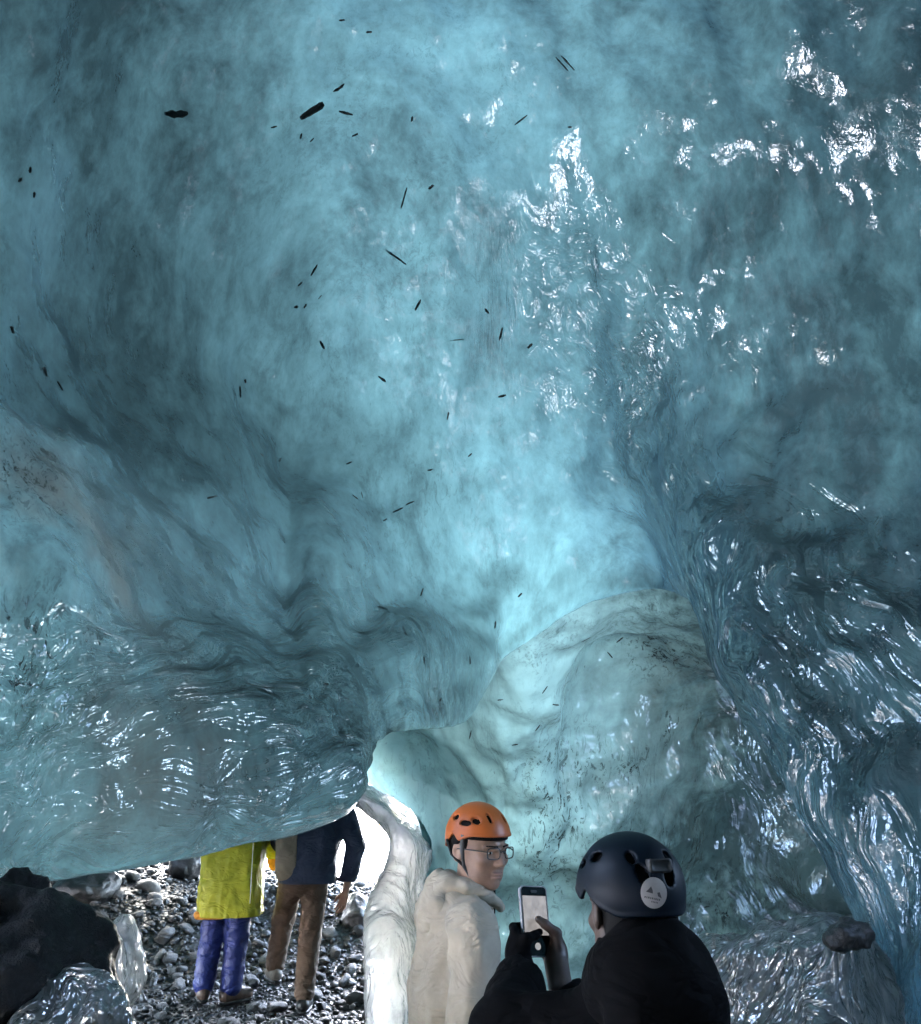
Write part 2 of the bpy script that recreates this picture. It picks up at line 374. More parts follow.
# unseen holes added in both side walls to throw glints across the ice
GLINT_HOLES = [(np.array([1.8, 5.2, 2.4]), unit([-.89, -.36, .27]), 7.4), (np.array([-1.0, 4.8, 1.9]), unit([.87, -.42, .18]), 8.0)]
def keep(P, F):
    c = P.reshape(-1, 3)[F].mean(1); k = np.ones(len(F), bool)
    for p, d, a in GLINT_HOLES:
        v = c - p; L_ = np.linalg.norm(v, axis=1); wob = 1 + .25 * perlin(c * 1.6)
        k &= ~((np.degrees(np.arccos(np.clip((v @ d) / L_, -1, 1))) < a * wob) & (L_ > 2.2))
    return F[k]
vault = mesh_obj("cave_ceiling", G2.reshape(-1, 3), keep(G2, grid_faces(MU, MV, FLIP)), ICE_V, attrs=dict(
    rib=np.clip(rib, 0, 1).ravel(), flow=FL.reshape(-1, 3), milk=milk.ravel(), silt=np.clip(silt, 0, 1).ravel(), grit=grit.ravel()))
tag(vault, "blue glacier ice vault curving over the cave", "ice ceiling", kind="structure")

# ------------------------------------------------------------ far chamber wall of pale ice
BC = []
def bcol(pix, top):
    p = [at(*q) for q in pix]; BC.append(p + [p[-1] + np.array(t) for t in top])
TP = [(0, .35, .25), (0, .9, .5)]
EDGE = [(420, 1135, 6.6), (418, 940, 6.8), (420, 885, 6.9), (421, 856, 7.0), (411, 818, 7.1), (380, 788, 7.2), (336, 770, 7.3)]
pe = [at(*q) for q in EDGE]
BC.append([p + np.array([.55, 1.5, .15]) for p in pe] + [pe[-1] + np.array([0, 1.6, .3]), pe[-1] + np.array([0, 1.8, .5])])
BC.append([p + np.array([.22, .6, .06]) for p in pe] + [pe[-1] + np.array([0, .9, .3]), pe[-1] + np.array([0, 1.3, .5])])
BC.append(pe + [pe[-1] + np.array([0, .35, .3]), pe[-1] + np.array([0, .9, .6])])
bcol([(432, 1135, 6.5), (430, 940, 6.7), (432, 880, 6.9), (436, 846, 7.0), (424, 795, 7.1), (395, 745, 7.2), (390, 690, 7.4)], TP)
bcol([(455, 1135, 6.6), (455, 930, 6.9), (455, 860, 7.1), (452, 800, 7.3), (446, 750, 7.5), (438, 690, 7.8), (436, 640, 8.2)], TP)
bcol([(500, 1135, 6.6), (500, 930, 7.0), (500, 860, 7.4), (500, 790, 7.8), (500, 720, 8.2), (500, 650, 8.6), (500, 600, 8.9)], TP)
bcol([(570, 1135, 6.5), (570, 930, 6.9), (570, 860, 7.3), (570, 780, 7.7), (570, 700, 8.1), (570, 630, 8.6), (570, 575, 9.0)], TP)
bcol([(640, 1135, 6.1), (640, 930, 6.5), (640, 860, 6.9), (640, 780, 7.1), (640, 690, 7.5), (640, 620, 8.2), (640, 570, 8.8)], TP)
bcol([(710, 1135, 5.9), (710, 935, 6.1), (710, 860, 6.3), (710, 780, 6.7), (710, 700, 7.2), (710, 630, 7.9), (710, 580, 8.5)], TP)
bcol([(780, 1135, 5.9), (780, 935, 6.0), (780, 860, 6.2), (780, 790, 6.4), (780, 720, 6.8), (780, 650, 7.3), (780, 590, 7.8)], TP)
bcol([(850, 1135, 5.9), (850, 935, 5.9), (850, 870, 6.1), (850, 800, 6.0), (850, 730, 6.2), (850, 660, 6.4), (850, 600, 6.8)], TP)
bcol([(930, 1135, 5.9), (930, 935, 5.8), (930, 870, 5.8), (930, 800, 5.8), (930, 730, 5.7), (930, 660, 5.6), (930, 600, 5.9)], TP)
BU, BV = 360, 260
B = loft(BC, BU, BV); BN = grid_normals(B); BF = False
if ((C0 - B) * BN).sum(-1).mean() < 0: BN = -BN; BF = True
bd = .16 * fbm(B * .9 + 40, 3) + .07 * (.5 - np.abs(perlin(B * 1.5 + 3))) + .03 * fbm(B * 3.4, 3)
lump = .22 * bary(B, [at(590, 780, 7.7), at(605, 690, 8.0)], .25) + .25 * bary(B, [at(640, 670, 7.7), at(700, 700, 7.2), at(720, 740, 6.9)], .30) - .25 * bary(B, [at(835, 880, 6.1), at(860, 885, 6.1)], .14)
B2 = B + BN * (bd + lump)[..., None]
brib = np.clip(bary(B, [at(750, 680, 6.8), at(800, 800, 6.2), at(840, 860, 5.7)], .35) + .35, 0, 1)
dB = at(800, 800, 6.2) - at(720, 660, 7.3)
wb = B + .12 * np.stack([perlin(B * 2 + k * 9.1) for k in range(3)], -1)
bflow = stretch(wb, dB, .8, .16)
bmilk = 1.1 * bary(B, [at(420, 760, 7.4), at(520, 690, 8.4), at(470, 850, 7.1)], .7) + .4 * bary(B, [at(600, 620, 8.6), at(640, 700, 7.6)], .4) - .45 * bary(B, [at(800, 720, 6.6), at(800, 880, 5.7), at(720, 860, 6.2)], .55)
bgrit = np.clip(.9 * bary(B, [at(700, 650, 7.7), at(690, 760, 7.2), at(600, 820, 7.4)], .45) + .4 + .6 * bary(B, [at(700, 920, 6.0), at(850, 880, 5.4)], .3), 0, 1)
bsilt = np.clip(.5 * bary(B, [at(660, 670, 7.6), at(700, 680, 7.3), at(640, 780, 7.1), at(600, 850, 7.3)], .4) + .12, 0, 1)
back = mesh_obj("ice_wall", B2.reshape(-1, 3), grid_faces(BU, BV, BF), ICE_B, attrs=dict(
    rib=brib.ravel(), flow=bflow.reshape(-1, 3), milk=bmilk.ravel(), silt=bsilt.ravel(), grit=bgrit.ravel()))
tag(back, "pale greenish ice wall of the far chamber behind the helmeted pair", "ice wall", kind="structure")

# ------------------------------------------------------------ added tinted shells, unseen from inside, that dim the daylight on the ice
def filter_mat():
    t = NT("daylight_filter"); tb = t.n('BsdfTransparent'); k = t.math('POWER', 2.71828, t.math('MULTIPLY', t.attr('light_loss'), -1.0))
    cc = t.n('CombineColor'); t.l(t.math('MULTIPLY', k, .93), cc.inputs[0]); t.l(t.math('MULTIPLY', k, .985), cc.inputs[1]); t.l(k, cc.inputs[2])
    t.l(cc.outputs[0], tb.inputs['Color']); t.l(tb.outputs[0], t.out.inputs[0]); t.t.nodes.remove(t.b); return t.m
FILTER_M = filter_mat()
def upper(name, net, mu, mv, lift, label):
    L = loft(net, mu, mv); d = L - np.array([0, 2.5, 1.5]); d /= np.linalg.norm(d, axis=-1, keepdims=True)
    L = L + d * lift; x = L[..., 0]; vv = np.linspace(0, 1, mv)[None, :]; loss = 2.72 + .50 * smooth(.9, 2.6, x) + .85 * smooth(-.6, -2.5, x) - (1.15 * smooth(.20, .08, vv) * smooth(1.2, .2, x) + 1.0 * smooth(.30, .10, vv) * smooth(1.2, 1.8, x) if lift > 1 else 0) + .25 * fbm(L * .6 + 3, 3)  # dimming varied by place for a bright centre and darker sides
    return tag(mesh_obj(name, L.reshape(-1, 3), keep(L, grid_faces(mu, mv)), FILTER_M, attrs=dict(light_loss=loss.ravel())), label, "glacier", kind="structure")
top = [[c[0] + np.array([0, .15, .15])] + list(c[7:]) for c in COLS]
upper("daylight_filter_shell", top, 120, 70, 1.05, "unseen tinted shell added over the cave vault to dim daylight")
upper("daylight_filter_shell", BC[3:], 70, 60, .45, "unseen tinted shell added over the far chamber to dim daylight")

# ------------------------------------------------------------ ground
def ground_z(x, y):
    z = .16 * smooth(2.5, 7.6, y) + .55 * smooth(7.2, 9.6, y) - 1.2 * smooth(10.5, 30, y)
    z = z + .30 * smooth(-1.6, -3.6, x) * smooth(4.5, 9.5, y)
    z = z + .85 * smooth(-3.1, -3.9, x) * smooth(5.5, 3.0, y)  # bank added outside the left gap to let less daylight in
    P = np.stack([x, y, np.zeros_like(x)], -1)
    return z + .07 * fbm(P * .8, 3) + .02 * fbm(P * 4, 2)
gx = np.concatenate([np.linspace(-400, -12, 14), np.linspace(-11, 6, 240), np.linspace(7, 400, 14)])
gy = np.concatenate([np.linspace(-60, -7, 8), np.linspace(-6, 14, 260), np.linspace(15, 60, 20), np.linspace(70, 900, 14)])
GX, GY = np.meshgrid(gx, gy, indexing='ij')
def gravel_material():
    t = NT("wet_black_gravel"); v = t.coord()
    n = t.noise(v, 9, 8, .7); c = t.ramp(n, [(.3, (.018, .017, .017)), (.7, (.06, .056, .055))])
    sx = t.n('SeparateXYZ'); t.l(v, sx.inputs[0]); w = t.math('MULTIPLY', t.math('SUBTRACT', t.noise(v, .8, 5), .5), 2.0)
    a = t.math('LESS_THAN', t.math('ADD', sx.outputs[0], w), -3.9); b = t.math('GREATER_THAN', t.math('ADD', sx.outputs[1], w), 11.5); d = t.math('LESS_THAN', sx.outputs[1], -6.0)
    added_snow = t.math('MAXIMUM', t.math('MULTIPLY', a, t.math('LESS_THAN', sx.outputs[1], 5.0)), t.math('MAXIMUM', b, d))  # white cover added out of view to bounce light into the cave
    t.l(t.mix(added_snow, c, (.8, .81, .83, 1)), t.b.inputs['Base Color']); t.b.inputs['Roughness'].default_value = .42
    vo = t.n('TexVoronoi', feature='F1', Scale=26.0); t.l(v, vo.inputs['Vector'])
    b = t.bump(vo.outputs['Distance'], .8, .03); t.l(t.bump(t.noise(v, 90, 4), .4, .006, b), t.b.inputs['Normal'])
    return t.m
GROUND_M = gravel_material()
ground = mesh_obj("ground", np.stack([GX, GY, ground_z(GX, GY)], -1).reshape(-1, 3), grid_faces(len(gx), len(gy)), GROUND_M)
tag(ground, "wet dark volcanic ground rising to the cave mouth", "ground", kind="structure")
# ------------------------------------------------------------ melted clear ice by the cave mouth
def loft_thing(name, net, mu, mv, mat, amp, sc, label, cat, ridge=None, kind=None, look=(0, 1.0, 2.0), rough=(.35, .1), **at_):
    L = loft(net, mu, mv); n = grid_normals(L); fl = False
    if ((np.array(look) - L) * n).sum(-1).mean() < 0: n = -n; fl = True
    d = amp * fbm(L * sc + 60, 4)
    if ridge is not None:
        q = stretch(L + .06 * np.stack([perlin(L * 4 + k * 5.3) for k in range(3)], -1), ridge, *rough)
        d = d + amp * 1.1 * (.5 - np.abs(perlin(q)))
        flow = q
    else: flow = L * 6
    L2 = L + n * d[..., None]; o = np.ones(L.shape[:2])
    ob = mesh_obj(name, L2.reshape(-1, 3), grid_faces(mu, mv, fl), mat, attrs=dict(
        rib=o.ravel() * at_.get('rib', .9), flow=flow.reshape(-1, 3), milk=o.ravel() * at_.get('milk', .3), silt=o.ravel() * at_.get('silt', 0.), grit=o.ravel() * at_.get('grit', 0.)))
    return tag(ob, label, cat, kind=kind), L2
def row(off, pts): return [at(*p) + np.array(off) for p in pts]
PL = [
    row((.04, .16, .01), [(378, 1150, 6.1), (366, 960, 6.1), (372, 900, 6.3), (388, 862, 6.4), (386, 834, 6.45), (362, 812, 6.5), (330, 800, 6.6)]),
    row((0, 0, 0), [(376, 1150, 5.95), (364, 960, 6.0), (370, 900, 6.2), (386, 862, 6.35), (386, 834, 6.4), (362, 810, 6.4), (335, 796, 6.5)]),
    row((0, 0, 0), [(388, 1150, 5.8), (380, 960, 5.85), (384, 900, 6.1), (398, 862, 6.3), (400, 830, 6.3), (372, 800, 6.3), (345, 784, 6.4)]),
    row((0, 0, 0), [(404, 1150, 5.85), (402, 960, 5.9), (404, 900, 6.2), (414, 862, 6.35), (414, 836, 6.4), (384, 806, 6.6), (358, 782, 6.7)]),
    row((0, 0, 0), [(424, 1150, 6.1), (424, 960, 6.3), (420, 900, 6.6), (424, 858, 6.7), (424, 846, 6.8), (396, 815, 7.0), (372, 786, 7.2)]),
    row((.1, .5, 0), [(440, 1150, 6.3), (440, 960, 6.6), (432, 900, 6.9), (430, 858, 7.0), (430, 850, 7.1), (404, 818, 7.3), (384, 790, 7.5)]),
]
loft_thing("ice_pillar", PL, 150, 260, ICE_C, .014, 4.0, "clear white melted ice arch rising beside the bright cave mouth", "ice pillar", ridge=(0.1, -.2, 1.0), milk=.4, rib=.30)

# frosted bank at the lower right
BK = [
    row((0, .7, -.5), [(600, 1000, 5.6), (690, 952, 5.0), (740, 940, 4.7), (790, 930, 4.5), (845, 925, 4.3), (880, 935, 5.2), (960, 960, 5.6)]),
    row((0, .25, -.06), [(600, 985, 5.4), (690, 950, 4.9), (740, 936, 4.6), (790, 924, 4.4), (845, 920, 4.2), (876, 930, 4.9), (950, 955, 5.3)]),
    row((0, 0, 0), [(600, 990, 5.2), (690, 957, 4.75), (740, 948, 4.45), (790, 944, 4.2), (845, 938, 3.95), (874, 945, 4.6), (940, 965, 5.0)]),
    row((0, 0, 0), [(600, 1015, 5.0), (690, 985, 4.68), (740, 975, 4.38), (790, 972, 4.12), (845, 965, 3.88), (882, 970, 4.4), (940, 990, 4.8)]),
    row((0, 0, 0), [(600, 1060, 4.8), (690, 1040, 4.58), (740, 1030, 4.28), (790, 1030, 4.02), (845, 1030, 3.80), (896, 1040, 4.2), (950, 1060, 4.6)]),
    row((0, 0, 0), [(600, 1160, 4.6), (690, 1160, 4.2), (740, 1160, 3.9), (790, 1170, 3.6), (845, 1180, 3.3), (920, 1180, 4.0), (960, 1190, 4.4)]),
    row((0, -.2, -.3), [(600, 1260, 4.4), (690, 1270, 4.0), (740, 1280, 3.7), (790, 1290, 3.4), (845, 1310, 3.1), (930, 1320, 3.8), (970, 1320, 4.2)]),
]
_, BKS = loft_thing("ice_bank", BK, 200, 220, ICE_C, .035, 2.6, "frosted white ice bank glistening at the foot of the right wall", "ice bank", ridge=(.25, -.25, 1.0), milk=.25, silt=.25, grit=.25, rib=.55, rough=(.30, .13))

# ------------------------------------------------------------ boulders and gravel
def sit(px, py):
    """where the ray through a pixel meets the ground"""
    d = ray(px, py); ys = np.linspace(2.2, 14, 1200); x = d[0] / d[1] * ys; z = CAM[2] + d[2] / d[1] * ys
    g = ground_z(x, ys); k = np.argmax(z < g); return float(ys[k]) if (z < g).any() else 9.5
def onground(px, py, lift=0.0): return at(px, py, sit(px, py)) + np.array([0, 0, lift])
def rock_mat(name, a, b, rough=.42, bs=.7, spec=.5):
    t = NT(name); v = t.coord(); n = t.noise(v, 5, 8, .7, .4)
    t.l(t.ramp(n, [(.3, a), (.7, b)]), t.b.inputs['Base Color']); t.b.inputs['Roughness'].default_value = rough; t.b.inputs['Specular IOR Level'].default_value = spec
    t.l(t.bump(t.noise(v, 22, 6, .65), bs, .02), t.b.inputs['Normal']); return t.m
ROCK = rock_mat("wet_basalt", (.008, .008, .008), (.032, .030, .029))
ROCK_G = rock_mat("grey_stone", (.035, .034, .033), (.095, .09, .087), .5)
BLACK = rock_mat("black_dirty_ice", (.0015, .0015, .0015), (.006, .006, .006), .45, 1.0, .2)
def lumps(name, parts, h, mat, label, cat, amp=.03, sc=6, k=.08, pad=.12, extra=None, **kw):
    cs = np.array([p[0] for p in parts]); rs = np.array([p[1] for p in parts])
    lo = (cs - rs).min(0) - pad; hi = (cs + rs).max(0) + pad
    def f(P):
        d = None
        for c, r in parts:
            e = sd_ell(P, c, r); d = e if d is None else smin(d, e, k)
        return d + amp * fbm(P * sc, 4) + (extra(P) if extra else 0)
    V, F = surface_nets(f, lo, hi, h); n = len(V); o = np.ones(n)
    ob = mesh_obj(name, V, F, mat, attrs=dict(rib=o * .7, flow=(V * np.array([9, 9, 2.5])).astype(float), milk=o * .3, silt=o * 0, grit=o * 0))
    return tag(ob, label, cat, **kw)
lumps("boulder", [(at(-70, 1030, 3.1), (.40, .4, .42)), (at(5, 975, 3.35), (.25, .3, .24)), (at(45, 1010, 3.15), (.19, .25, .30))], .014, BLACK,
      "large black glistening boulder of dirty ice at the lower left edge", "boulder", amp=.07, sc=4.5, k=.1)
lumps("ice_lump", [(at(122, 960, 4.15), (.075, .10, .17)), (at(106, 985, 4.0), (.06, .09, .20)), (at(132, 975, 4.2), (.05, .08, .10))], .008, ICE_C,
      "clear glassy ice lump between the black boulder and the gravel", "ice lump", amp=.015, sc=9, k=.05)
lumps("ice_lump", [(at(75, 1020, 3.0), (.11, .10, .15)), (at(100, 1050, 2.95), (.10, .1, .18)), (at(40, 1050, 2.9), (.13, .1, .13))], .009, ICE_C,
      "grey clear ice crust at the foot of the black boulder", "ice lump", amp=.02, sc=8, k=.06)
lumps("boulder", [(onground(82, 897, .06), (.25, .2, .13)), (onground(102, 893, .06), (.15, .15, .12))], .012, ROCK, "long dark boulder under the left lip of ice", "boulder", amp=.03, sc=5)
lumps("boulder", [(onground(186, 876, .12), (.17, .2, .19))], .014, ROCK, "dark boulder beside the yellow coat, under the ice lip", "boulder", amp=.04, sc=5)
lumps("boulder", [(onground(356, 922, .13), (.17, .17, .20))], .013, ROCK, "dark pointed boulder at the right foot of the cave mouth", "boulder", amp=.05, sc=4,
      extra=lambda P: .55 * np.maximum(0, (P[:, 2] - onground(356, 922, .13)[2]) + .5 * np.abs(P[:, 0] - onground(366, 922)[0])))
lumps("boulder", [(at(850, 934, 3.85), (.085, .08, .05)), (at(838, 940, 3.85), (.05, .06, .045))], .006, ROCK, "small black rock sitting on the frosted ice bank", "boulder", amp=.02, sc=12, k=.03, pad=.06)

def stone_mesh(seed, sub=3):
    bm = bmesh.new(); bmesh.ops.create_icosphere(bm, subdivisions=sub, radius=1.0)
    r = np.random.default_rng(seed); V = np.array([v.co for v in bm.verts])
    for k in range(7):                                     # flat broken facets
        n = unit(r.normal(size=3)); c = r.uniform(.55, .9); s_ = V @ n; V = V - np.maximum(0, s_ - c)[:, None] * n * .8
    V = V * r.uniform(.75, 1.1, 3) * np.array([1.15, .95, .68])
    V *= (1 + .14 * fbm(V * 1.4 + seed * 3.1, 3))[:, None]
    F = np.array([[v.index for v in f.verts] for f in bm.faces]); bm.free()
    return V, F
STONES = [stone_mesh(s) for s in range(10)]
SMALL = [stone_mesh(s + 40, 2) for s in range(8)]
TINY = [stone_mesh(s + 80, 1) for s in range(8)]
def rotm(r):
    return np.array(Matrix.Rotation(r.uniform(0, 6.28), 3, 'Z') @ Matrix.Rotation(r.normal(0, .35), 3, 'X') @ Matrix.Rotation(r.normal(0, .35), 3, 'Y'))
def gz(x, y): return float(ground_z(np.array([x]), np.array([y]))[0])
def named_stone(px, py, Y, size, v, mat, label):
    p = at(px, py, Y); z = gz(p[0], p[1]); V, F = STONES[v]
    o = mesh_obj("stone", V, F, mat); o.location = (p[0], p[1], z + size * .35); o.scale = (size,) * 3
    o.rotation_euler = (.2 * v, .1, 1.3 * v); tag(o, label, "stone", "larger stones on the gravel slope"); return o
for px, py, size, v, mat, lab in [
    (170, 866, .16, 0, ROCK_G, "pale rounded stone half hidden under the lip left of the yellow coat"),
    (148, 892, .15, 1, ROCK_G, "pale angular stone lying on the bank above the ice lump"),
    (131, 880, .13, 2, ROCK_G, "grey stone beside the long dark boulder"),
    (166, 938, .12, 3, ROCK_G, "light frosted stone left of the blue trousers"),
    (160, 960, .10, 4, ROCK_G, "flat grey stone right of the clear ice lump"),
    (372, 1003, .11, 5, ROCK, "round brown stone at the foot of the ice arch"),
    (393, 1012, .10, 6, ROCK, "tall rounded stone against the hem of the cream jacket"),
    (356, 1004, .10, 7, ROCK, "dark stone left of the round brown one, in front of the ice arch"),
    (345, 985, .09, 8, ROCK_G, "grey stone below the pointed boulder"),
    (205, 975, .08, 9, ROCK, "small dark stone behind the brown boots"),
    (180, 905, .11, 2, ROCK, "dark stone on the bank left of the yellow coat hem")]:
    named_stone(px, py, sit(px, py), size * .72, v, mat, lab)
r = np.random.default_rng(5)
_fa, _fb = at(217, 1003, 7.35), at(301, 1003, 7.3)
FEET = [(_fa[0] - .1, _fa[1]), (_fa[0] + .12, _fa[1] + .08), (_fb[0], _fb[1] + .05), (_fb[0] - .26, _fb[1] + .32), (_fa[0] - .1, _fa[1] - .2), (_fa[0] + .12, _fa[1] - .2), (_fb[0], _fb[1] - .2)]
cand = []
while len(cand) < 16000:
    y = r.uniform(3.6, 10.6); x = r.uniform(-.46 * y - .6, -.02 * y - .1) if r.random() < .9 else r.uniform(-.2, 1.6)
    if x > -.35 and y < 5.4 and r.random() < .7: continue
    sz = min(.08, .0165 * math.exp(r.normal(.12, .55)))
    if sz > .022 and min(math.hypot(x - a, y - b) for a, b in FEET) < .17: sz = .016
    cand.append((x, y, sz))
vis = sorted(cand, key=lambda c: -(c[2] / c[1]) * (1 if c[0] / c[1] > -.42 and c[0] / c[1] < -.07 and c[1] > 5.6 else .01))
big, rest = vis[:285], vis[285:]
xy = np.array([c[:2] for c in big]); zb = ground_z(xy[:, 0], xy[:, 1])
meshes = []
for v, (V, F) in enumerate(STONES):
    for m in (ROCK, ROCK, ROCK_G):
        o = mesh_obj("pebble", V, F, m); meshes.append(o.data); bpy.data.objects.remove(o)
for i, (x, y, s_) in enumerate(big):
    o = bpy.data.objects.new("pebble", meshes[r.integers(len(meshes))]); link(o)
    o.location = (x, y, zb[i] + s_ * .3); o.scale = (s_, s_, s_); o.rotation_euler = (r.normal(0, .3), r.normal(0, .3), r.uniform(0, 6.3))
    tag(o, "wet dark pebble lying on the gravel slope to the cave mouth", "pebble", "pebbles on the gravel slope")
Vs, Fs, off = [], [], 0
xy = np.array([c[:2] for c in rest]); zb = ground_z(xy[:, 0], xy[:, 1])
for i, (x, y, s_) in enumerate(rest):
    V, F = (SMALL if i < 3500 else TINY)[r.integers(8)]; V = (V * s_) @ rotm(r).T + np.array([x, y, zb[i] + s_ * .25])
    Vs.append(V); Fs.append(F + off); off += len(V)
gravel = mesh_obj("gravel", np.concatenate(Vs), np.concatenate(Fs), ROCK)
tag(gravel, "small wet dark gravel covering the slope to the cave mouth", "gravel", kind="stuff")
# ------------------------------------------------------------ people
SKIN = simple("skin", (.24, .14, .095), .5, .4, .12, 40, .1, .0008)
SKIN_D = simple("shaded_skin", (.05, .029, .021), .5, .4, .12, 40, .1, .0008)  # skin darkened evenly to stand for weak light on the photographer
HAIR = simple("black_hair", (.006, .0055, .005), .7, .08, .3, 200, .6, .002)
def cloth(name, col, rough=.75, bump=.35, spec=.3, scale=6):
    t = NT(name); v = t.coord()
    f = t.noise(v, 14, 6, .6); t.l(t.ramp(f, [(.3, tuple(.82 * c for c in col)), (.7, tuple(min(1, 1.1 * c) for c in col))]), t.b.inputs['Base Color'])
    t.b.inputs['Roughness'].default_value = rough; t.b.inputs['Specular IOR Level'].default_value = spec
    a = t.bump(t.noise(t.coord((1, 1, 1.5), (.5, .3, 0)), scale, 3, .5, .6), bump, .045)
    cr = t.math('ABSOLUTE', t.math('SUBTRACT', t.noise(t.coord((1.2, 1.2, 2.2), (.3, .5, .4)), 5.5, 3, .5, .8), .5)); a = t.bump(t.ramp(cr, [(0.0, 0.0), (.10, 1.0)]), .35, .012, a)
    t.l(t.bump(t.noise(v, 420, 2), .15, .001, a), t.b.inputs['Normal']); return t.m
CREAM = cloth("cream_shell_fabric", (.36, .305, .23), .75, .35)
BLACKF = cloth("black_jacket_fabric", (.0022, .0022, .0026), .9, .35, spec=.06)
YELLOW = cloth("yellow_oilskin", (.46, .43, .03), .45, .40)
ORANGE_C = simple("orange_cloth", (.62, .24, .03), .7)
BLUE = cloth("blue_rain_trousers", (.013, .022, .12), .45, .4, scale=8)
NAVY = cloth("navy_jacket", (.020, .030, .060), .7, .4)
TAN = cloth("tan_panel", (.20, .165, .12), .8, .4)
BROWN = cloth("brown_trousers", (.085, .052, .034), .8, .4, scale=8)
DARKT = cloth("dark_trousers", (.012, .012, .014), .8, .4)
BOOT_B = simple("brown_boot_leather", (.07, .042, .03), .55, .4, .3, 40, .3)
BOOT_G = simple("dusty_grey_boot", (.11, .095, .08), .7, .3, .3, 40, .3)
BOOT_K = simple("black_boot", (.012, .012, .012), .5, .4, .3, 40, .3)
RUBBER = simple("dark_rubber", (.012, .012, .012), .6)
FOAM = simple("black_foam", (.006, .006, .006), .9, .1)
HELM_O = simple("orange_helmet_plastic", (.36, .085, .014), .45, .35, .10, 8)
HELM_N = simple("navy_helmet_plastic", (.0022, .0055, .011), .5, .12, .10, 8)
STRAP = simple("grey_strap_webbing", (.10, .10, .10), .8)
GLASSF = simple("black_glasses_frame", (.008, .008, .008), .35)
EYEW = simple("eye_white", (.55, .52, .48), .25, .5, .05)
IRIS = simple("dark_iris", (.012, .008, .006), .2)
LIPS = simple("lips", (.30, .16, .125), .45, .4, .1)

def a3(*p): return np.array(p, float)
def rz_m(a): return np.array(Matrix.Rotation(R(a), 3, 'Z'))
def rx_m(a): return np.array(Matrix.Rotation(R(a), 3, 'X'))
def ry_m(a): return np.array(Matrix.Rotation(R(a), 3, 'Y'))
def f_head(P):
    d = sd_ell(P, (0, -.010, .032), (.076, .092, .088))
    d = smin(d, sd_ell(P, (0, .026, -.03), (.061, .066, .084)), .03)
    d = smin(d, sd_cap(P, (-.033, .034, -.078), (.033, .034, -.078), .027, .027), .03)
    d = smin(d, sd_ell(P, (0, .066, -.096), (.024, .020, .019)), .02)
    for s in (-1, 1):
        d = smin(d, sd_ell(P, (s * .052, .004, -.058), (.017, .024, .026)), .025)
        d = smin(d, sd_ell(P, (s * .042, .064, -.024), (.021, .018, .017)), .02)
        d = smax(d, -sd_ell(P, (s * .031, .098, .001), (.019, .014, .010)), .012)
        d = smin(d, sd_ell(P, (s * .031, .0765, .000), (.0145, .0115, .0095)), .004)
        d = smin(d, sd_cap(P, (s * .016, .090, .017), (s * .046, .080, .018), .008, .006), .012)
    d = smin(d, sd_cap(P, (0, .088, .006), (0, .107, -.030), .0075, .0105), .012)
    for s in (-1, 1): d = smin(d, sd_ell(P, (s * .011, .097, -.033), (.0085, .010, .007)), .008)
    d = smin(d, sd_ell(P, (0, .088, -.061), (.022, .010, .006)), .006)
    d = smin(d, sd_ell(P, (0, .086, -.073), (.019, .010, .0075)), .006)
    d = smax(d, -sd_ell(P, (0, .101, -.0665), (.019, .006, .0011)), .003)
    for s in (-1, 1):
        e = sd_ell(P, (s * .079, -.014, -.006), (.010, .020, .031), rz_m(s * 18))
        e = smax(e, -sd_ell(P, (s * .090, -.008, -.004), (.008, .011, .018)), .006); d = smin(d, e, .008)
    return smin(d, sd_cap(P, (0, -.018, -.07), (0, -.032, -.19), .054, .060), .03)
def f_hair(P):
    d = sd_ell(P, (0, -.014, .036), (.081, .095, .091))
    return smax(d, -smax(sd_box(P, (0, .11, -.05), (.2, .085, .10), .01), -(P[:, 1] - .02), .01), .01)
def f_helmet(P, style):
    """rounded shell with a raised cut over the ears and real ventilation slots"""
    HW, HL = (.104, .130) if style == "navy" else (.098, .116)
    o = sd_ell(P, (0, -.008, .036), (HW, HL, .110)); i = sd_ell(P, (0, -.008, .034), (HW - .007, HL - .007, .104))
    d = smax(o, -i, .003)
    y = P[:, 1]
    cut = .048 - .020 * smooth(.06, -.01, y) - .03 * smooth(-.03, -.10, y) + .02 * smooth(.03, 0, np.abs(y + .02))
    if style == 'navy': cut = cut - .012
    d = smax(d, cut - P[:, 2], .004)
    d = smin(d, smax(np.abs(o + .002) - .004, np.abs(P[:, 2] - cut - .004) - .004, .003), .003)   # rolled rim
    slots = []
    for s in (-1, 1):
        if style == 'navy': slots += [((s * .030, -.118, .060), (.009, .04, .022), s * -25)]
        slots += [((s * .064, .055, .112), (.010, .026, .03), s * 20), ((s * .030, .080, .118), (.008, .020, .03), 0), ((s * .093, .020, .085), (.03, .024, .009), 0),
                  ((s * .092, -.035, .098), (.03, .020, .010), 0), ((s * .040, -.120, .098), (.011, .03, .017), 0), ((s * .062, -.098, .115), (.009, .03, .010), 0)]
    for c, rr, a in slots: d = smax(d, -sd_ell(P, c, rr, rz_m(a)), .002)
    return d
def f_liner(P):
    o = sd_ell(P, (0, -.008, .035), (.089, .107, .099)); i = sd_ell(P, (0, -.010, .030), (.078, .097, .090))
    d = smax(o, -i, .003); y = P[:, 1]
    return smax(d, .035 - .045 * smooth(.03, -.06, y) - P[:, 2], .004)

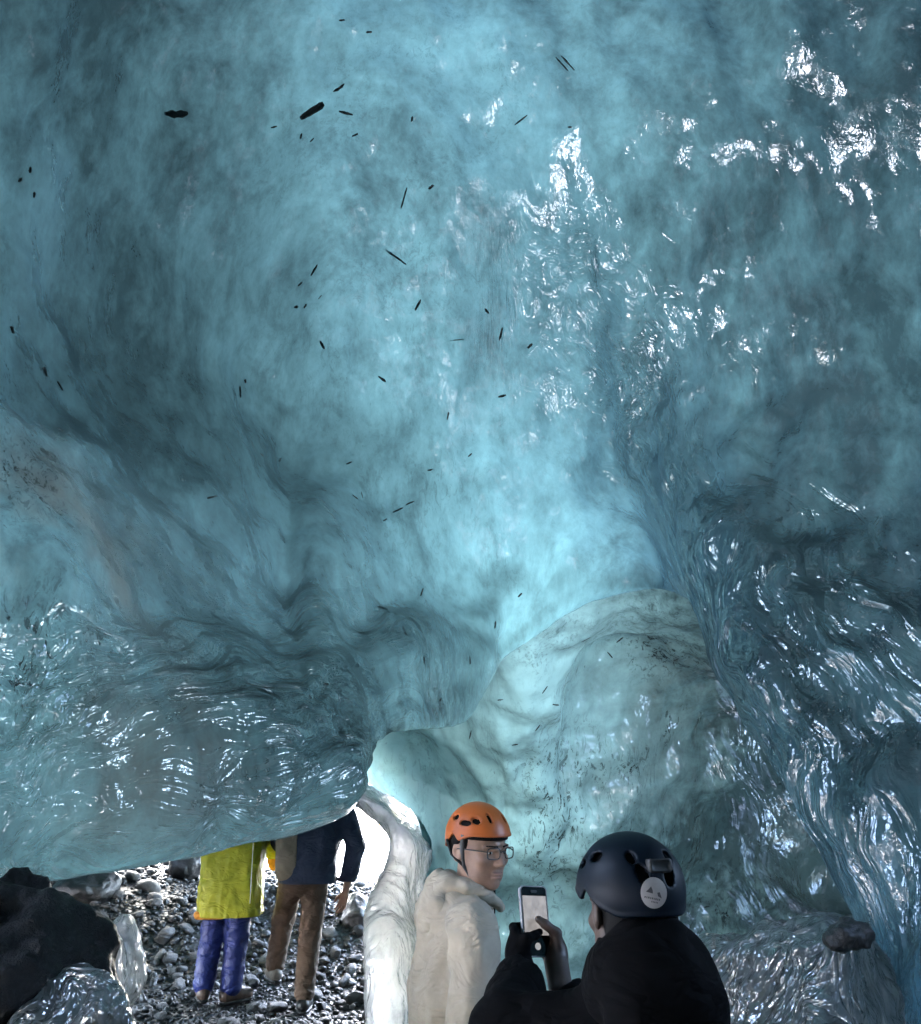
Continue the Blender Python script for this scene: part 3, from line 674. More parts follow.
class Person:
    """T maps local points (facing +Y, feet at z 0) to the head frame and back"""
    def __init__(s, label, x, y, z, rz):
        s.root = empty("person", (x, y, z), R(rz)); tag(s.root, label, "person")
        s.M = rz_m(rz); s.o = a3(x, y, z)
    def loc(s, w): return (np.asarray(w) - s.o) @ s.M
    def head(s, o, yaw, pitch=0, roll=0):
        s.ho = a3(*o); s.hr = rz_m(yaw) @ rx_m(pitch) @ ry_m(roll)
    def h2l(s, p): return np.asarray(p) @ s.hr.T + s.ho
    def part(s, name, f, lo, hi, h, mat, parent=None, head=False, label=None):
        V, F = surface_nets(f, lo, hi, h)
        if head: V = s.h2l(V)
        o = mesh_obj(name, V, F, mat, parent or s.root)
        if label: o["label"] = label
        return o
    def tube(s, name, pts, rad, mat, parent=None, head=False):
        P = np.array(pts, float); n = len(P); k = 8; T = np.gradient(P, axis=0); T /= np.linalg.norm(T, axis=1)[:, None]
        u = np.cross(T, [0.31, .2, .93]); u /= np.linalg.norm(u, axis=1)[:, None]; w = np.cross(T, u)
        a = np.linspace(0, 2 * math.pi, k, endpoint=False); rad = np.broadcast_to(np.asarray(rad, float), (2,)) if np.ndim(rad) else np.array([rad, rad])
        V = (P[:, None] + rad[0] * np.cos(a)[None, :, None] * u[:, None] + rad[1] * np.sin(a)[None, :, None] * w[:, None]).reshape(-1, 3)
        F = [(i * k + j, i * k + (j + 1) % k, (i + 1) * k + (j + 1) % k, (i + 1) * k + j) for i in range(n - 1) for j in range(k)]
        F += [tuple(range(k))[::-1], tuple((n - 1) * k + j for j in range(k))]
        if head: V = s.h2l(V)
        return mesh_obj(name, V, F, mat, parent or s.root)
def chain(P, pts, rs, k):
    d = None
    for a, b, ra, rb in zip(pts[:-1], pts[1:], rs[:-1], rs[1:]):
        e = sd_cap(P, a, b, ra, rb); d = e if d is None else smin(d, e, k)
    return d
def folds(P, amp, sc=13, seed=0, st=(1, 1, 1)):
    return amp * (np.abs(perlin(P * sc * np.array(st) + seed)) - .25) + amp * .6 * perlin(P * sc * 2.1 + seed)
def f_hand(P, s, wrist=(0, 0, 0)):
    """relaxed hand hanging down -z from the wrist, thumb towards +y; s = side"""
    d = sd_ell(P, (0, .004, -.055), (.017, .042, .052))
    for i, (y, L) in enumerate([(.034, .070), (.012, .078), (-.010, .073), (-.031, .058)]):
        a = a3(0, y, -.085); b = a + a3(-s * .010, y * .05, -L * .5); c = b + a3(-s * .026, 0, -L * .42)
        d = smin(d, chain(P, [a, b, c], [.0095, .0088, .0075], .004), .006)
    d = smin(d, chain(P, [a3(0, .030, -.035), a3(-s * .012, .058, -.068), a3(-s * .022, .062, -.098)], [.014, .011, .009], .006), .010)
    return smin(d, sd_cap(P, (0, 0, .03), (0, 0, -.02), .026, .026), .015)
def join_sdf(ps):
    Vs, Fs, off = [], [], 0
    for V, F in ps: Vs.append(V); Fs.append(F + off); off += len(V)
    return np.concatenate(Vs), np.concatenate(Fs)
def helmet(P, mat, style, name="helmet", label=None):
    h = P.part(name, lambda q: f_helmet(q, style), (-.13, -.16, -.06), (.13, .14, .17), .0034, mat, head=True, label=label)
    P.part("liner", f_liner, (-.11, -.14, -.04), (.11, .13, .15), .006, FOAM, h, head=True)
    return h
HB = ((-.12, -.14, -.22), (.12, .14, .14))
def basic_body(P, J, mat, hands=True, gl=None):
    """skin under the clothes: torso, neck, limbs and a head with face and hands"""
    def f(q):
        d = smin(sd_ell(q, J['pel'], (.155, .115, .13)), sd_ell(q, (J['pel'] + J['chest']) / 2, (.135, .10, .22)), .06)
        d = smin(d, sd_ell(q, J['chest'], (.165, .105, .17)), .06)
        for s in 'LR':
            d = smin(d, chain(q, [J['sh' + s], J['el' + s], J['wr' + s]], [.050, .040, .028], .02), .03)
            d = smin(d, chain(q, [J['hip' + s], J['kn' + s], J['an' + s]], [.078, .054, .038], .03), .04)
        return smin(d, sd_cap(q, J['chest'] + a3(0, 0, .10), P.h2l(a3(0, -.03, -.15)), .06, .052), .04)
    pts = np.array([J[k] for k in J if k != 'toeL' and k != 'toeR'])
    ms = [surface_nets(f, pts.min(0) - .2, np.maximum(pts.max(0) + .2, P.ho), .014)]
    V, F = surface_nets(f_head, *HB, .0032); ms.append((P.h2l(V), F))
    if hands:
        for s, sg in (('L', -1), ('R', 1)):
            if gl and s in gl: continue
            V, F = surface_nets(lambda q: f_hand(q, sg), (-.07, -.07, -.21), (.07, .09, .04), .0035)
            dv = J['wr' + s] - J['el' + s]; q = Vector(-dv).to_track_quat('Z', 'Y').to_matrix()
            ms.append((V @ np.array(q).T + J['wr' + s], F))
    V, F = join_sdf(ms); return mesh_obj("body", V, F, mat, P.root)
def trousers(P, J, mat, amp=.010, cuff=.05, wide=1.0, seed=0):
    def f(q):
        d = sd_ell(q, J['pel'] + a3(0, -.01, .02), (.175 * wide, .14, .15))
        for s in 'LR':
            d = smin(d, chain(q, [J['hip' + s], J['kn' + s], J['an' + s] + a3(0, 0, .02)], [.100 * wide, .080 * wide, .072 * wide], .03), .03)
        d = d + folds(q, amp, 11, seed, (1, 1, 1.6))
        lo = np.minimum(J['anL'][2], J['anR'][2]) + cuff - .08
        return smax(d, lo - q[:, 2], .004)
    pts = np.array([J[k] for k in ('pel', 'hipL', 'hipR', 'knL', 'knR', 'anL', 'anR')])
    return P.part("trousers", f, pts.min(0) - .2, pts.max(0) + .2, .011, mat)
def boots(P, J, mats):
    for s, m in zip('LR', mats):
        a, t = J['an' + s], J['toe' + s]; dv = unit((t - a) * a3(1, 1, 0)); heel = a * a3(1, 1, 0) + a3(0, 0, t[2]) - dv * .045
        def f(q):
            d = chain(q, [a + a3(0, 0, .06), a], [.048, .050], .01)
            d = smin(d, chain(q, [heel + a3(0, 0, .02), (heel + t) / 2 + a3(0, 0, .03), t + a3(0, 0, .012)], [.046, .052, .042], .02), .03)
            return smax(d, (t[2] - .028) - q[:, 2], .004) + .002 * perlin(q * 40)
        pts = np.array([a, t, heel]); b = P.part("boot", f, pts.min(0) - .09, pts.max(0) + a3(.09, .09, .18), .008, m)
        def g(q):
            d = chain(q, [heel, (heel + t) / 2, t], [.047, .052, .044], .02)
            return smax(smax(d, q[:, 2] - (t[2] - .012), .003), (t[2] - .045) - q[:, 2], .003)
        P.part("sole", g, pts.min(0) - .09, pts.max(0) + .09, .008, RUBBER, b)
def jacket(P, J, mat, hem, wide=.21, deep=.15, arm=(.078, .068, .052), amp=.008, hood=None, fst=(1, 1, .7), flare=0.0, collar=.02, seed=3, name="jacket", seam=False, h=.009):
    def f(q):
        c, p = J['chest'], J['pel']
        d = sd_ell(q, c + a3(0, 0, -.02), (wide, deep, .25))
        d = smin(d, sd_cap(q, c + a3(0, 0, -.10), p * a3(1, 1, 0) + a3(0, 0, hem), (wide + deep) / 2 - .03, (wide + deep) / 2 - .02 + flare), .08)
        qx = q.copy(); m = (c + p) / 2
        e = sd_box(q, (m[0], m[1], (c[2] + hem) / 2 - .05), (wide + flare * .8, deep + flare * .6, (c[2] - hem) / 2 + .08), .11); d = smin(d, e, .05)
        for s in 'LR':
            d = smin(d, chain(q, [J['sh' + s], J['el' + s], J['wr' + s]], list(arm), .02), .016 if seam else .045)
            w = unit(J['wr' + s] - J['el' + s]); d = smax(d, -(smax(((q - J['wr' + s]) @ w) * -1 - .004, sd_cap(q, J['wr' + s], J['wr' + s] + w * .3, .09, .09), .004)), .004)
        n0, n1 = c + a3(0, 0, .13), P.h2l(a3(0, -.036, -.135 + collar))
        d = smin(d, sd_cap(q, n0, n1, .115, .085), .06)
        d = smax(d, (q - n1) @ unit(n1 - n0), .006)
        if hood is not None:
            hd_ = None
            for cc, rr in hood: e = sd_ell(q, cc, rr); hd_ = e if hd_ is None else smin(hd_, e, .05)
            d = smin(d, hd_, .012)
        d = d + folds(q, amp, 8, seed, fst)
        return smax(d, hem - q[:, 2], .006)
    ks = [J[k] for k in ('chest', 'pel', 'shL', 'shR', 'elL', 'elR', 'wrL', 'wrR')] + [P.h2l(a3(0, 0, -.05))]
    ks = np.array(ks); lo = ks.min(0) - .30; hi = ks.max(0) + .22; lo[2] = min(hem - .03, ks[:, 2].min() - .1)
    return P.part(name, f, lo, hi, h, mat)

# ---- the man in the cream jacket and orange helmet
pc = at(452, 852, 3.17)
C = Person("man in a cream hooded jacket and orange helmet looking over his shoulder", pc[0], pc[1], gz(pc[0], pc[1]) + .02, -72)
eyeC = C.loc(at(479, 849, 3.15)); C.head(eyeC, -66, -4, 0)
bz = eyeC[2] - 1.59
J = dict(pel=a3(0, 0, .93 + bz), chest=a3(0, .01, 1.27 + bz), shL=a3(-.17, .0, 1.385 + bz), shR=a3(.165, .02, 1.375 + bz), elL=a3(-.24, .06, 1.10 + bz), elR=a3(.245, -.02, 1.09 + bz),
         wrL=a3(-.22, .20, .90 + bz), wrR=a3(.225, .10, .84 + bz), hipL=a3(-.09, 0, .90 + bz), hipR=a3(.09, 0, .90 + bz), knL=a3(-.10, .03, .50), knR=a3(.10, .0, .50), anL=a3(-.11, 0, .10), anR=a3(.11, -.03, .10),
         toeL=a3(-.13, .16, .045), toeR=a3(.13, .14, .045))
basic_body(C, J, SKIN); trousers(C, J, DARKT); boots(C, J, (BOOT_K, BOOT_K))
nb = C.h2l(a3(0, -.04, -.13))
jk = jacket(C, J, CREAM, .74 + bz, .165, .115, (.078, .074, .058), .014, collar=.03, seam=True)
hp = [nb + a3(-.060, .085, -.045), nb + a3(-.092, .03, -.010), nb + a3(-.088, -.035, .018), nb + a3(-.045, -.085, .026), nb + a3(0, -.098, .026), nb + a3(.045, -.085, .026), nb + a3(.088, -.035, .018), nb + a3(.092, .03, -.010), nb + a3(.060, .085, -.045)]
def f_hood(q):
    d = chain(q, hp, [.014, .022, .027, .032, .034, .032, .027, .022, .014], .012)
    b = smin(sd_ell(q, nb + a3(0, -.115, -.035), (.095, .045, .065)), sd_ell(q, nb + a3(0, -.135, -.085), (.065, .034, .045)), .04)
    return smin(d, b, .025) + folds(q, .010, 12, 5, (1, 1, 1.8))
C.part("hood", f_hood, nb - .3, nb + .2, .007, CREAM, jk)
C.tube("seam", [J['shR'] + a3(-.015 + .05 * math.sin(t), .075 * math.cos(t) - .012, .062 - .16 * abs(math.sin(t * .5)) ) for t in np.linspace(-.4, 2.4, 12)], .0025, CREAM, jk)
C.tube("zip", [J['chest'] + a3(0, .127, z) for z in np.linspace(.10, -.45, 8)], (.008, .004), RUBBER, jk)
C.part("inner_collar", lambda q: smax(smax(sd_cap(q, nb + a3(0, .012, -.06), nb + a3(0, .018, .035), .074, .070), -sd_cap(q, nb + a3(0, .012, -.06), nb + a3(0, .018, .06), .060, .058), .004), (q - nb - a3(0, 0, .03))[:, 2], .004), nb - .12, nb + .12, .007, BLACKF)
hc = helmet(C, HELM_O, 'orange')
C.part("hair", lambda q: smax(f_hair(q), (q[:, 2] - .12), .01), *HB, .006, HAIR, head=True)
for s in (-1, 1):
    e = C.part("eye", lambda q: sd_ell(q, (s * .031, .0785, .0005), (.0115, .0110, .0062)), (s * .031 - .02, .06, -.015), (s * .031 + .02, .095, .016), .0015, EYEW, head=True)
    C.part("iris", lambda q: sd_ell(q, (s * .031 + .002, .0865, .0003), (.0050, .0040, .0050)), (s * .031 - .012, .078, -.012), (s * .031 + .012, .095, .012), .0012, IRIS, e, head=True)
    C.part("eyebrow", lambda q: sd_cap(q, (s * .014, .0985, .019), (s * .048, .083, .021), .0035, .0022), (s * .031 - .03, .06, .0), (s * .031 + .03, .11, .04), .002, HAIR, head=True)
C.part("lips", lambda q: np.minimum(sd_ell(q, (0, .0885, -.0612), (.0205, .0105, .0052)), sd_ell(q, (0, .0868, -.0722), (.018, .0105, .0065))), (-.03, .07, -.09), (.03, .105, -.05), .0016, LIPS, head=True)
gl = C.tube("glasses", [(-.012, .108, .004), (0, .112, .007), (.012, .108, .004)], .0016, GLASSF, head=True)
for s in (-1, 1):
    ang = np.linspace(0, 2 * math.pi, 29)
    def rim(a): 
        cx, cz = np.cos(a), np.sin(a); k = .5
        return [s * .034 + .0225 * np.sign(cx) * abs(cx) ** k, .109 - .010 * (abs(s * .034 + .0225 * np.sign(cx) * abs(cx) ** k) / .056) ** 2, .0005 + .0165 * np.sign(cz) * abs(cz) ** k]
    C.tube("rim", [rim(a) for a in ang], .0019, GLASSF, gl, head=True)
    C.tube("temple_arm", [(s * .056, .099, .006), (s * .072, .070, .007), (s * .081, .02, .006), (s * .083, -.012, .004), (s * .080, -.03, -.012)], .0019, GLASSF, gl, head=True)
    C.tube("chin_strap", [(s * .094, .022, .050), (s * .090, .016, .01), (s * .078, .016, -.045), (s * .055, .030, -.085), (s * .02, .045, -.112), (0, .048, -.116)], (.007, .0022), STRAP, hc, head=True)
    C.tube("chin_strap", [(s * .094, -.050, .030), (s * .090, -.030, -.015), (s * .079, .012, -.042)], (.006, .0022), RUBBER, hc, head=True)

# ---- the photographer in black with the navy helmet, seen from behind
pdw = at(640, 980, 2.06)
D = Person("person in black with a navy helmet holding up a phone, seen from behind", pdw[0], pdw[1], gz(pdw[0], pdw[1]), 12)
hd = D.loc(at(630, 908, 2.0)); D.head(hd, 4, -6, 0)
bz = hd[2] - 1.555
def lw(*p): return D.loc(at(*p))
PH = at(535, 921, 2.40)                                   # phone
wL, wR = lw(524, 972, 2.33), lw(561, 990, 2.33)
J = dict(pel=a3(0, -.02, .90 + bz), chest=a3(0, 0, 1.22 + bz), shL=a3(-.115, .02, 1.31 + bz), shR=a3(.085, .0, 1.295 + bz), elL=lw(505, 1030, 2.13), elR=lw(618, 1075, 2.24),
         wrL=wL, wrR=wR, hipL=a3(-.09, 0, .86 + bz), hipR=a3(.09, 0, .86 + bz), knL=a3(-.10, .03, .48), knR=a3(.10, .02, .48), anL=a3(-.11, 0, .10), anR=a3(.11, -.02, .10),
         toeL=a3(-.13, .16, .045), toeR=a3(.13, .15, .045))
# phone frame: u right, v up, w out of the screen towards the photographer
ang = 30
mw = rz_m(ang - 12) @ rx_m(76) @ np.eye(3)                # local to D
Uax, Vax, Wax = mw[:, 0], mw[:, 1], mw[:, 2]
pho = D.loc(PH); ro = ry_m(7)
PM = np.stack([Uax, Vax, Wax], 1) @ rz_m(-5)
def ph2l(V): return np.asarray(V) @ PM.T + pho
wl = (wL - pho) @ PM; wr = (wR - pho) @ PM
def f_grip(q, s, w):
    base = a3(s * .052, -.055, -.004)
    d = sd_ell(q, base + a3(s * .004, -.004, 0), (.020, .040, .026))
    d = smin(d, sd_cap(q, base + a3(0, -.02, 0), w, .029, .028), .02)
    for i in range(4):
        v = -.012 - .0195 * i; L = (.050, .060, .056, .044)[i]
        d = smin(d, chain(q, [a3(s * .056, v - .012, -.004), a3(s * .050, v, -.020), a3(s * (.046 - L * .55), v + .004, -.023), a3(s * (.046 - L), v + .006, -.017)], [.0125, .0105, .0092, .0078], .004), .005)
    d = smin(d, chain(q, [base + a3(0, -.02, .012), a3(s * .042, -.035 + .006 * s, .024), a3(s * .016, -.022 + .012 * s, .020), a3(s * .000, -.012 + .014 * s, .016)], [.017, .0125, .0105, .0085], .006), .010)
    return d
lo_, hi_ = a3(-.16, -.24, -.12), a3(.16, .06, .12)
gripL = surface_nets(lambda q: f_grip(q, -1, wl), lo_, hi_, .0035); gripR = surface_nets(lambda q: f_grip(q, 1, wr), lo_, hi_, .0035)
body = basic_body(D, J, SKIN_D, hands=False)
vb = np.array([v.co for v in body.data.vertices]); fb = np.array([p.vertices[:] for p in body.data.polygons])
nm = mesh_obj("body", *join_sdf([(vb, fb), (ph2l(gripR[0]), gripR[1])]), SKIN_D); old = body.data; body.data = nm.data; bpy.data.objects.remove(nm); bpy.data.meshes.remove(old)
mesh_obj("left_hand", ph2l(gripL[0]), gripL[1], BLACKF, D.root)  # left hand as its own black mesh
trousers(D, J, DARKT); boots(D, J, (BOOT_K, BOOT_K))
nb = D.h2l(a3(0, -.04, -.13))
jacket(D, J, BLACKF, .70 + bz, .140, .13, (.080, .072, .055), .008, hood=[(nb + a3(0, -.035, .035), (.100, .080, .095)), (nb + a3(0, -.10, -.04), (.12, .06, .09)), (nb + a3(-.075, .0, .0), (.05, .08, .07)), (nb + a3(.08, .0, .0), (.05, .08, .07))], collar=.085)
hn = helmet(D, HELM_N, 'navy')
D.part("hair", lambda q: smin(f_hair(q), sd_ell(q, (0, -.05, -.05), (.076, .060, .085)), .03), (-.12, -.15, -.16), (.12, .14, .14), .007, HAIR, head=True)
# round sticker low on the back of the helmet, with its two dark peaks and lines of small writing
def on_helm(u, v, lift=.0):
    x = -.012 + u; z = .030 + v
    y = -.008 - .130 * math.sqrt(max(0, 1 - (x / .104) ** 2 - ((z - .038) / .112) ** 2)) - .0015 - lift
    return (x, y, z)
def patch(name, poly, mat, lift, parent):
    c = np.mean(poly, 0); V = [on_helm(*c, lift)] + [on_helm(*(c + (np.array(p) - c) * f), lift) for f in (.5, 1.0) for p in poly]; n = len(poly)
    F = [(0, 1 + (i + 1) % n, 1 + i) for i in range(n)] + [(1 + i, 1 + (i + 1) % n, 1 + n + (i + 1) % n, 1 + n + i) for i in range(n)]
    return mesh_obj(name, D.h2l(V), F, mat, parent)
STK = simple("white_sticker", (.34, .33, .32), .35, .5, .06, 60); INK = simple("sticker_ink", (.05, .05, .055), .5)
circ = [(.0255 * math.cos(a), .0275 * math.sin(a)) for a in np.linspace(0, 2 * math.pi, 33)[:-1]]
stk = patch("sticker", circ, STK, .0, hn)
def tilt(p): return [(x * .97 + y * .22, y * .97 - x * .22) for x, y in p]
for tri in ([(-.017, -.001), (-.004, -.002), (-.005, .003), (-.009, .010), (-.013, .004)], [(.004, .001), (.009, .003), (.015, -.007), (.007, -.005)]): patch("emblem", tilt(tri), INK, .0012, stk)
gx_ = -.018
for k in range(9):
    w_ = (.0022, .0016, .0026, .0018)[k % 4]; patch("lettering", tilt([(gx_, -.0088), (gx_ + w_, -.0088), (gx_ + w_, -.0120 - .0006 * (k % 2)), (gx_, -.0120)]), INK, .0012, stk); gx_ += w_ + .0014
gx_ = -.004
for k in range(5): patch("lettering", tilt([(gx_, -.0150), (gx_ + .0016, -.0150), (gx_ + .0016, -.0175), (gx_, -.0175)]), INK, .0012, stk); gx_ += .0028
D.part("size_dial", lambda q: smax(sd_box(q, (.008, -.124, .078), (.026, .014, .014), .008), -sd_box(q, (.008, -.142, .078), (.018, .008, .008), .003), .002), (-.05, -.16, .02), (.05, -.10, .09), .0034, RUBBER, hn, head=True)
D.part("buckle", lambda q: sd_box(q, (.085, -.060, -.035), (.006, .010, .005), .002), (.06, -.09, -.06), (.11, -.03, -.01), .0025, simple("pale_plastic", (.5, .5, .5), .3), hn, head=True)

# ---- the phone, lit screen towards the photographer
pr = empty("phone", PH); pr.matrix_world = Matrix.Translation(Vector(PH)) @ Matrix((D.M @ PM).tolist()).to_4x4()
tag(pr, "phone with a lit screen held up in both hands of the photographer", "phone")
def rrect(w, h, r, n=6):
    return [(sx * (w - r) + r * math.cos(a), sy * (h - r) + r * math.sin(a)) for sx, sy, a0 in ((1, 1, 0), (-1, 1, 90), (-1, -1, 180), (1, -1, 270)) for a in [R(a0 + 90 * i / n) for i in range(n + 1)]]
def slab(name, poly, z0, z1, mat, parent, ox=0, oy=0):
    n = len(poly); V = [(x + ox, y + oy, z0) for x, y in poly] + [(x + ox, y + oy, z1) for x, y in poly]
    F = [tuple(range(n))[::-1], tuple(range(n, 2 * n))] + [(i, (i + 1) % n, n + (i + 1) % n, n + i) for i in range(n)]
    return mesh_obj(name, V, F, mat, parent, smooth_shade=False)
slab("case", rrect(.0385, .079, .011), -.006, .0035, simple("phone_case", (.25, .25, .26), .22, .6, .05), pr)
scr = slab("screen", rrect(.0355, .076, .009), .0035, .0042, simple("black_screen_glass", (.004, .004, .005), .12), pr)
def lit(name, c, e):
    t = NT(name); v = t.coord(); n = t.noise(v, 70, 4)
    t.l(t.ramp(n, [(.35, tuple(.6 * x for x in c)), (.65, c)]), t.b.inputs['Emission Color']); t.b.inputs['Emission Strength'].default_value = e
    t.b.inputs['Base Color'].default_value = (.004, .004, .004, 1); return t.m
slab("viewfinder_picture", [(-.034, -.032), (.034, -.032), (.034, .056), (-.034, .056)], .0042, .0046, lit("lit_picture", (.85, .80, .78), .0065), scr)
ring = [(.008 * math.cos(a), .008 * math.sin(a)) for a in np.linspace(0, 6.283, 25)[:-1]]
slab("shutter_button", ring, .0042, .0046, lit("shutter_white", (.9, .9, .9), .006), scr, 0, -.056)
slab("camera_cutout", rrect(.009, .003, .003), .0042, .0048, RUBBER, scr, 0, .066)

# ---- the walker in the yellow coat, seen from behind, head hidden by the ice lip
pa = at(217, 1003, 7.35); za = gz(pa[0], pa[1])
A = Person("person in a long yellow coat and blue trousers walking up the gravel", pa[0], pa[1], za, 6)
A.head((.02, .10, 1.60), 5, -12, 0)
J = dict(pel=a3(.04, .03, .90), chest=a3(.06, .03, 1.27), shL=a3(-.13, .02, 1.38), shR=a3(.25, .04, 1.38), elL=a3(-.17, .16, 1.12), elR=a3(.33, .18, 1.14), wrL=a3(-.12, .36, 1.02), wrR=a3(.32, .36, 1.00),
         hipL=a3(-.05, 0, .88), hipR=a3(.12, 0, .88), knL=a3(-.07, .06, .50), knR=a3(.11, .03, .48), anL=a3(-.10, -.02, .13), anR=a3(.09, .02, .10), toeL=a3(-.13, .13, .07), toeR=a3(.20, .12, .04))
basic_body(A, J, SKIN); trousers(A, J, BLUE, .009, .03, 1.08, 5); boots(A, J, (BOOT_B, BOOT_B))
ja = jacket(A, J, YELLOW, .60, .215, .17, (.085, .08, .062), .016, fst=(1.5, 1.5, .35), flare=.02, collar=.02, seed=9)
A.part("lining", lambda q: smax(smax(sd_box(q, (J['pel'][0] - .12, .0, .62), (.115, .12, .035), .03), q[:, 2] - .64, .004), .575 - q[:, 2], .004), a3(-.25, -.2, .5), a3(.2, .2, .7), .01, ORANGE_C, ja)
A.part("mitten", lambda q: smin(sd_ell(q, J['wrR'] + a3(0, .02, -.05), (.045, .055, .085)), sd_cap(q, J['wrR'], J['wrR'] + a3(-.04, .03, -.06), .022, .018), .02), J['wrR'] - .2, J['wrR'] + .15, .008, ORANGE_C)
A.part("hair", f_hair, *HB, .008, HAIR, head=True)
A.tube("reflective_stripe", [(J['pel'][0] + .17, -.165, z) for z in np.linspace(.70, 1.15, 8)], (.004, .003), simple("reflective_tape", (.7, .7, .7), .25), ja)

# ---- the walker in the navy jacket and brown trousers
pb = at(301, 1003, 7.3); zb_ = gz(pb[0], pb[1])
Bp = Person("person in a navy jacket and brown trousers stepping up the gravel", pb[0], pb[1], zb_, 4)
Bp.head((.06, .12, 1.62), -5, -12, 0)
J = dict(pel=a3(-.02, .03, .90), chest=a3(.05, .06, 1.28), shL=a3(-.13, .05, 1.40), shR=a3(.25, .04, 1.40), elL=a3(-.22, .15, 1.15), elR=a3(.36, .02, 1.12), wrL=a3(-.18, .35, 1.05), wrR=a3(.29, .08, .80),
         hipL=a3(-.10, .02, .90), hipR=a3(.07, .02, .90), knL=a3(-.18, .28, .60), knR=a3(.04, .05, .50), anL=a3(-.23, .30, .25), anR=a3(.02, -.01, .11), toeL=a3(-.28, .44, .18), toeR=a3(.03, .17, .04))
basic_body(Bp, J, SKIN); trousers(Bp, J, BROWN, .010, .03, 1.0, 2); boots(Bp, J, (BOOT_G, BOOT_K))
jb = jacket(Bp, J, NAVY, .87, .20, .175, (.082, .075, .058), .010, collar=.02, seed=4)
Bp.part("side_panel", lambda q: smax(smax(sd_box(q, (J['pel'][0] - .085, .03, 1.08), (.125, .170, .22), .10), q[:, 0] - (J['pel'][0] - .045), .004) + folds(q, .008, 9, 2), .89 - q[:, 2], .004), a3(-.35, -.25, .8), a3(.2, .3, 1.4), .01, TAN, jb)
Bp.part("hair", f_hair, *HB, .008, HAIR, head=True)
# ------------------------------------------------------------ grit and ash splinters frozen in the roof
deps = bpy.context.evaluated_depsgraph_get(); deps.update()
BV_V = BVHTree.FromObject(vault, deps); BV_B = BVHTree.FromObject(back, deps)
def ice_hit(px, py):
    d = Vector(ray(px, py)).normalized(); best = None
    for b in (BV_V, BV_B):
        h = b.ray_cast(Vector(CAM), d)
        if h[0] is not None and (best is None or h[3] < best[3]): best = h
    return best
GRITM = rock_mat("volcanic_grit", (.003, .0034, .0038), (.010, .011, .012), .8, .5)
def splinter_mesh(seed, L, w, bend=.0):
    r_ = np.random.default_rng(seed); n = 9; V = []
    for i in range(n):
        t = i / (n - 1) - .5; rr = w * (1 - .5 * abs(2 * t) ** 3) * r_.uniform(.75, 1.2)
        for k in range(6):
            a = k * math.pi / 3; V.append((t * L, rr * math.cos(a) * r_.uniform(.8, 1.2) + bend * L * (t * t - .1), .6 * rr * math.sin(a)))
    F = [(i * 6 + k, i * 6 + (k + 1) % 6, i * 6 + 6 + (k + 1) % 6, i * 6 + 6 + k) for i in range(n - 1) for k in range(6)] + [tuple(range(6))[::-1], tuple((n - 1) * 6 + k for k in range(6))]
    return V, F
def splinter(px, py, length, width, angle, label, group=None, bend=0.0, seed=0):
    h = ice_hit(px, py)
    if h is None: return
    p, n, _, dist = h; n = n if n.dot(Vector(CAM) - p) > 0 else -n
    sc = dist / FPX                                        # metres per pixel out there
    o = mesh_obj("ash_splinter", *splinter_mesh(seed, length * sc, width * sc * (.45 if length > 18 else .30), bend), GRITM)
    right = Vector((1, 0, 0)); up = Vector((0, -sp_, cp)); a = R(angle)
    t = right * math.cos(a) + up * math.sin(a); t = (t - n * t.dot(n)).normalized()
    o.matrix_world = Matrix.Translation(p + n * width * sc * .08) @ Matrix((t, n.cross(t), n)).transposed().to_4x4()
    tag(o, label, "ash splinter", group); return o
splinter(312, 111, 25, 7, 34, "long black rounded splinter, the biggest frozen in the blue roof", seed=1)
splinter(176, 114, 22, 7, 6, "short black splinter frozen alone in the roof on the left", seed=2, bend=.1)
splinter(339, 88, 12, 4, 40, "small black splinter just above the biggest splinter in the roof", seed=3, bend=.2)
splinter(346, 113, 13, 4, -25, "thin dark splinter just right of the biggest splinter in the roof", seed=4)
splinter(501, 334, 13, 4, 72, "upright black splinter in the middle of the roof", seed=5)
splinter(396, 257, 24, 2.5, -38, "long thin slanting black fibre in the upper middle of the roof", seed=6)
splinter(404, 198, 20, 1.8, 75, "thin upright dark fibre in the upper roof", seed=7)
splinter(562, 64, 16, 2.5, -62, "pair of thin parallel dark splinters near the top, the left one", seed=8)
splinter(568, 63, 17, 2.5, -62, "pair of thin parallel dark splinters near the top, the right one", seed=9)
GL = "tiny black ash splinter frozen in the blue ice roof"
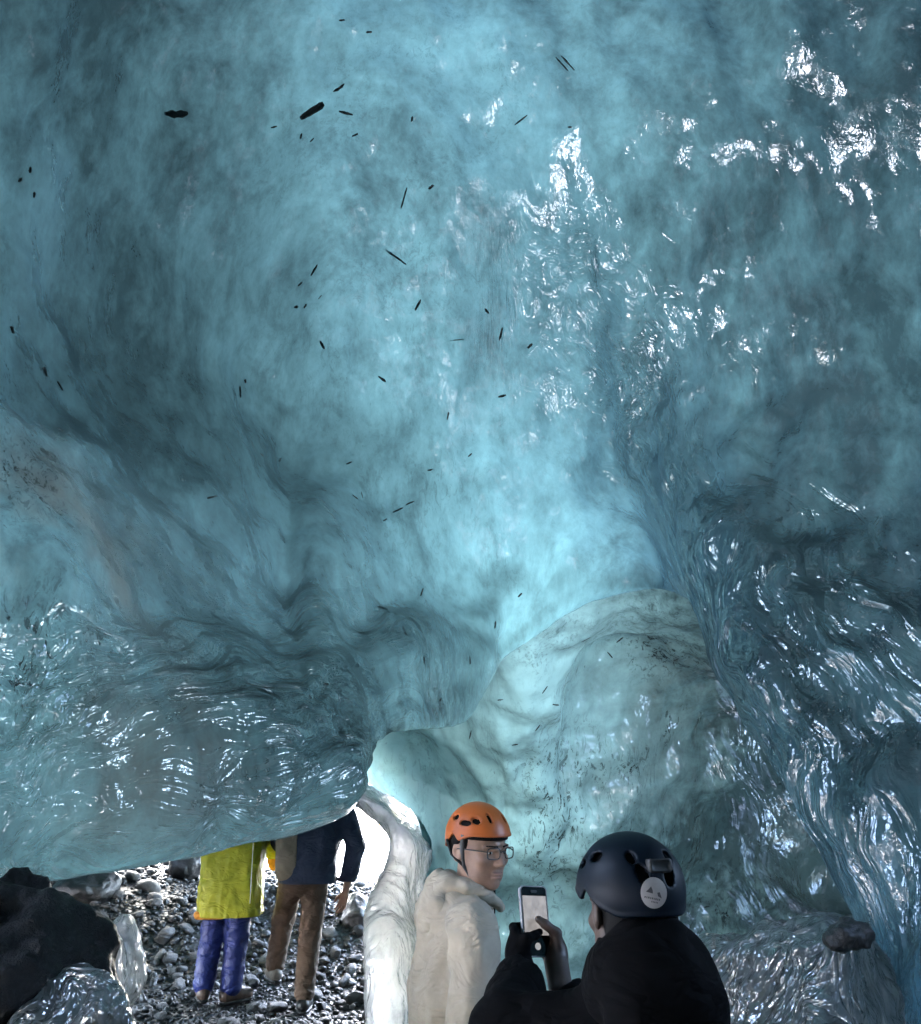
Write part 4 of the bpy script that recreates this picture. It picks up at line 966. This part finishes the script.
for i, (x, y, L, w, a) in enumerate([(418, 305, 12, 4, 60), (431, 187, 6, 4, 40), (382, 379, 9, 4, -35), (322, 345, 9, 5, -60), (521, 120, 14, 2.5, 40), (570, 127, 4, 3, 0), (457, 340, 16, 1.6, 2), (487, 311, 6, 4, -50), (530, 346, 6, 4, 40),
    (502, 396, 8, 4, 15), (448, 416, 8, 3, 80), (314, 270, 12, 4, 65), (300, 284, 6, 3, 20), (296, 307, 6, 5, 0), (305, 306, 5, 4, 30), (320, 297, 5, 2, 40), (349, 463, 7, 3, 40), (398, 510, 13, 3, 45), (410, 503, 10, 2.5, 30),
    (355, 497, 7, 3, 0), (362, 495, 7, 2, 80), (422, 592, 14, 2.4, 62), (384, 608, 14, 3, 40), (405, 632, 15, 2.6, 76), (424, 660, 8, 3, 60), (240, 392, 12, 4, 60), (212, 497, 14, 3, 20), (245, 381, 4, 5, 70), (274, 127, 6, 2.5, 15),
    (301, 136, 5, 3, 90), (312, 140, 5, 2.5, 60), (369, 32, 5, 3, 0), (412, 119, 5, 3, 80), (355, 135, 6, 3, 30), (342, 20, 5, 3, 10), (326, 684, 6, 4, 30), (358, 665, 4, 3, 0), (310, 697, 6, 3, -40), (495, 625, 8, 4, 55), (470, 660, 9, 3, 65),
    (520, 595, 6, 3, 40), (545, 690, 9, 2.5, 70), (556, 705, 9, 2.5, -30), (538, 728, 8, 3, 80), (500, 700, 7, 2, 20), (470, 735, 10, 3, 25), (620, 640, 9, 3, 60), (676, 660, 9, 3, 70), (586, 640, 10, 2, -40), (610, 655, 8, 2, -50),
    (515, 745, 6, 3, 10), (440, 700, 5, 3, 30), (385, 520, 5, 3, 45), (430, 470, 6, 3, 20), (470, 455, 5, 2.5, 45), (280, 460, 8, 2.5, 40), (262, 455, 5, 2.5, 10), (30, 170, 5, 5, 80), (20, 180, 5, 4, 30), (34, 195, 5, 5, 60), (12, 330, 7, 6, 70), (45, 372, 9, 6, 60), (60, 386, 9, 5, -40)]):
    splinter(x, y, L, w, a, GL, "ash splinters frozen in the ice", seed=20 + i)
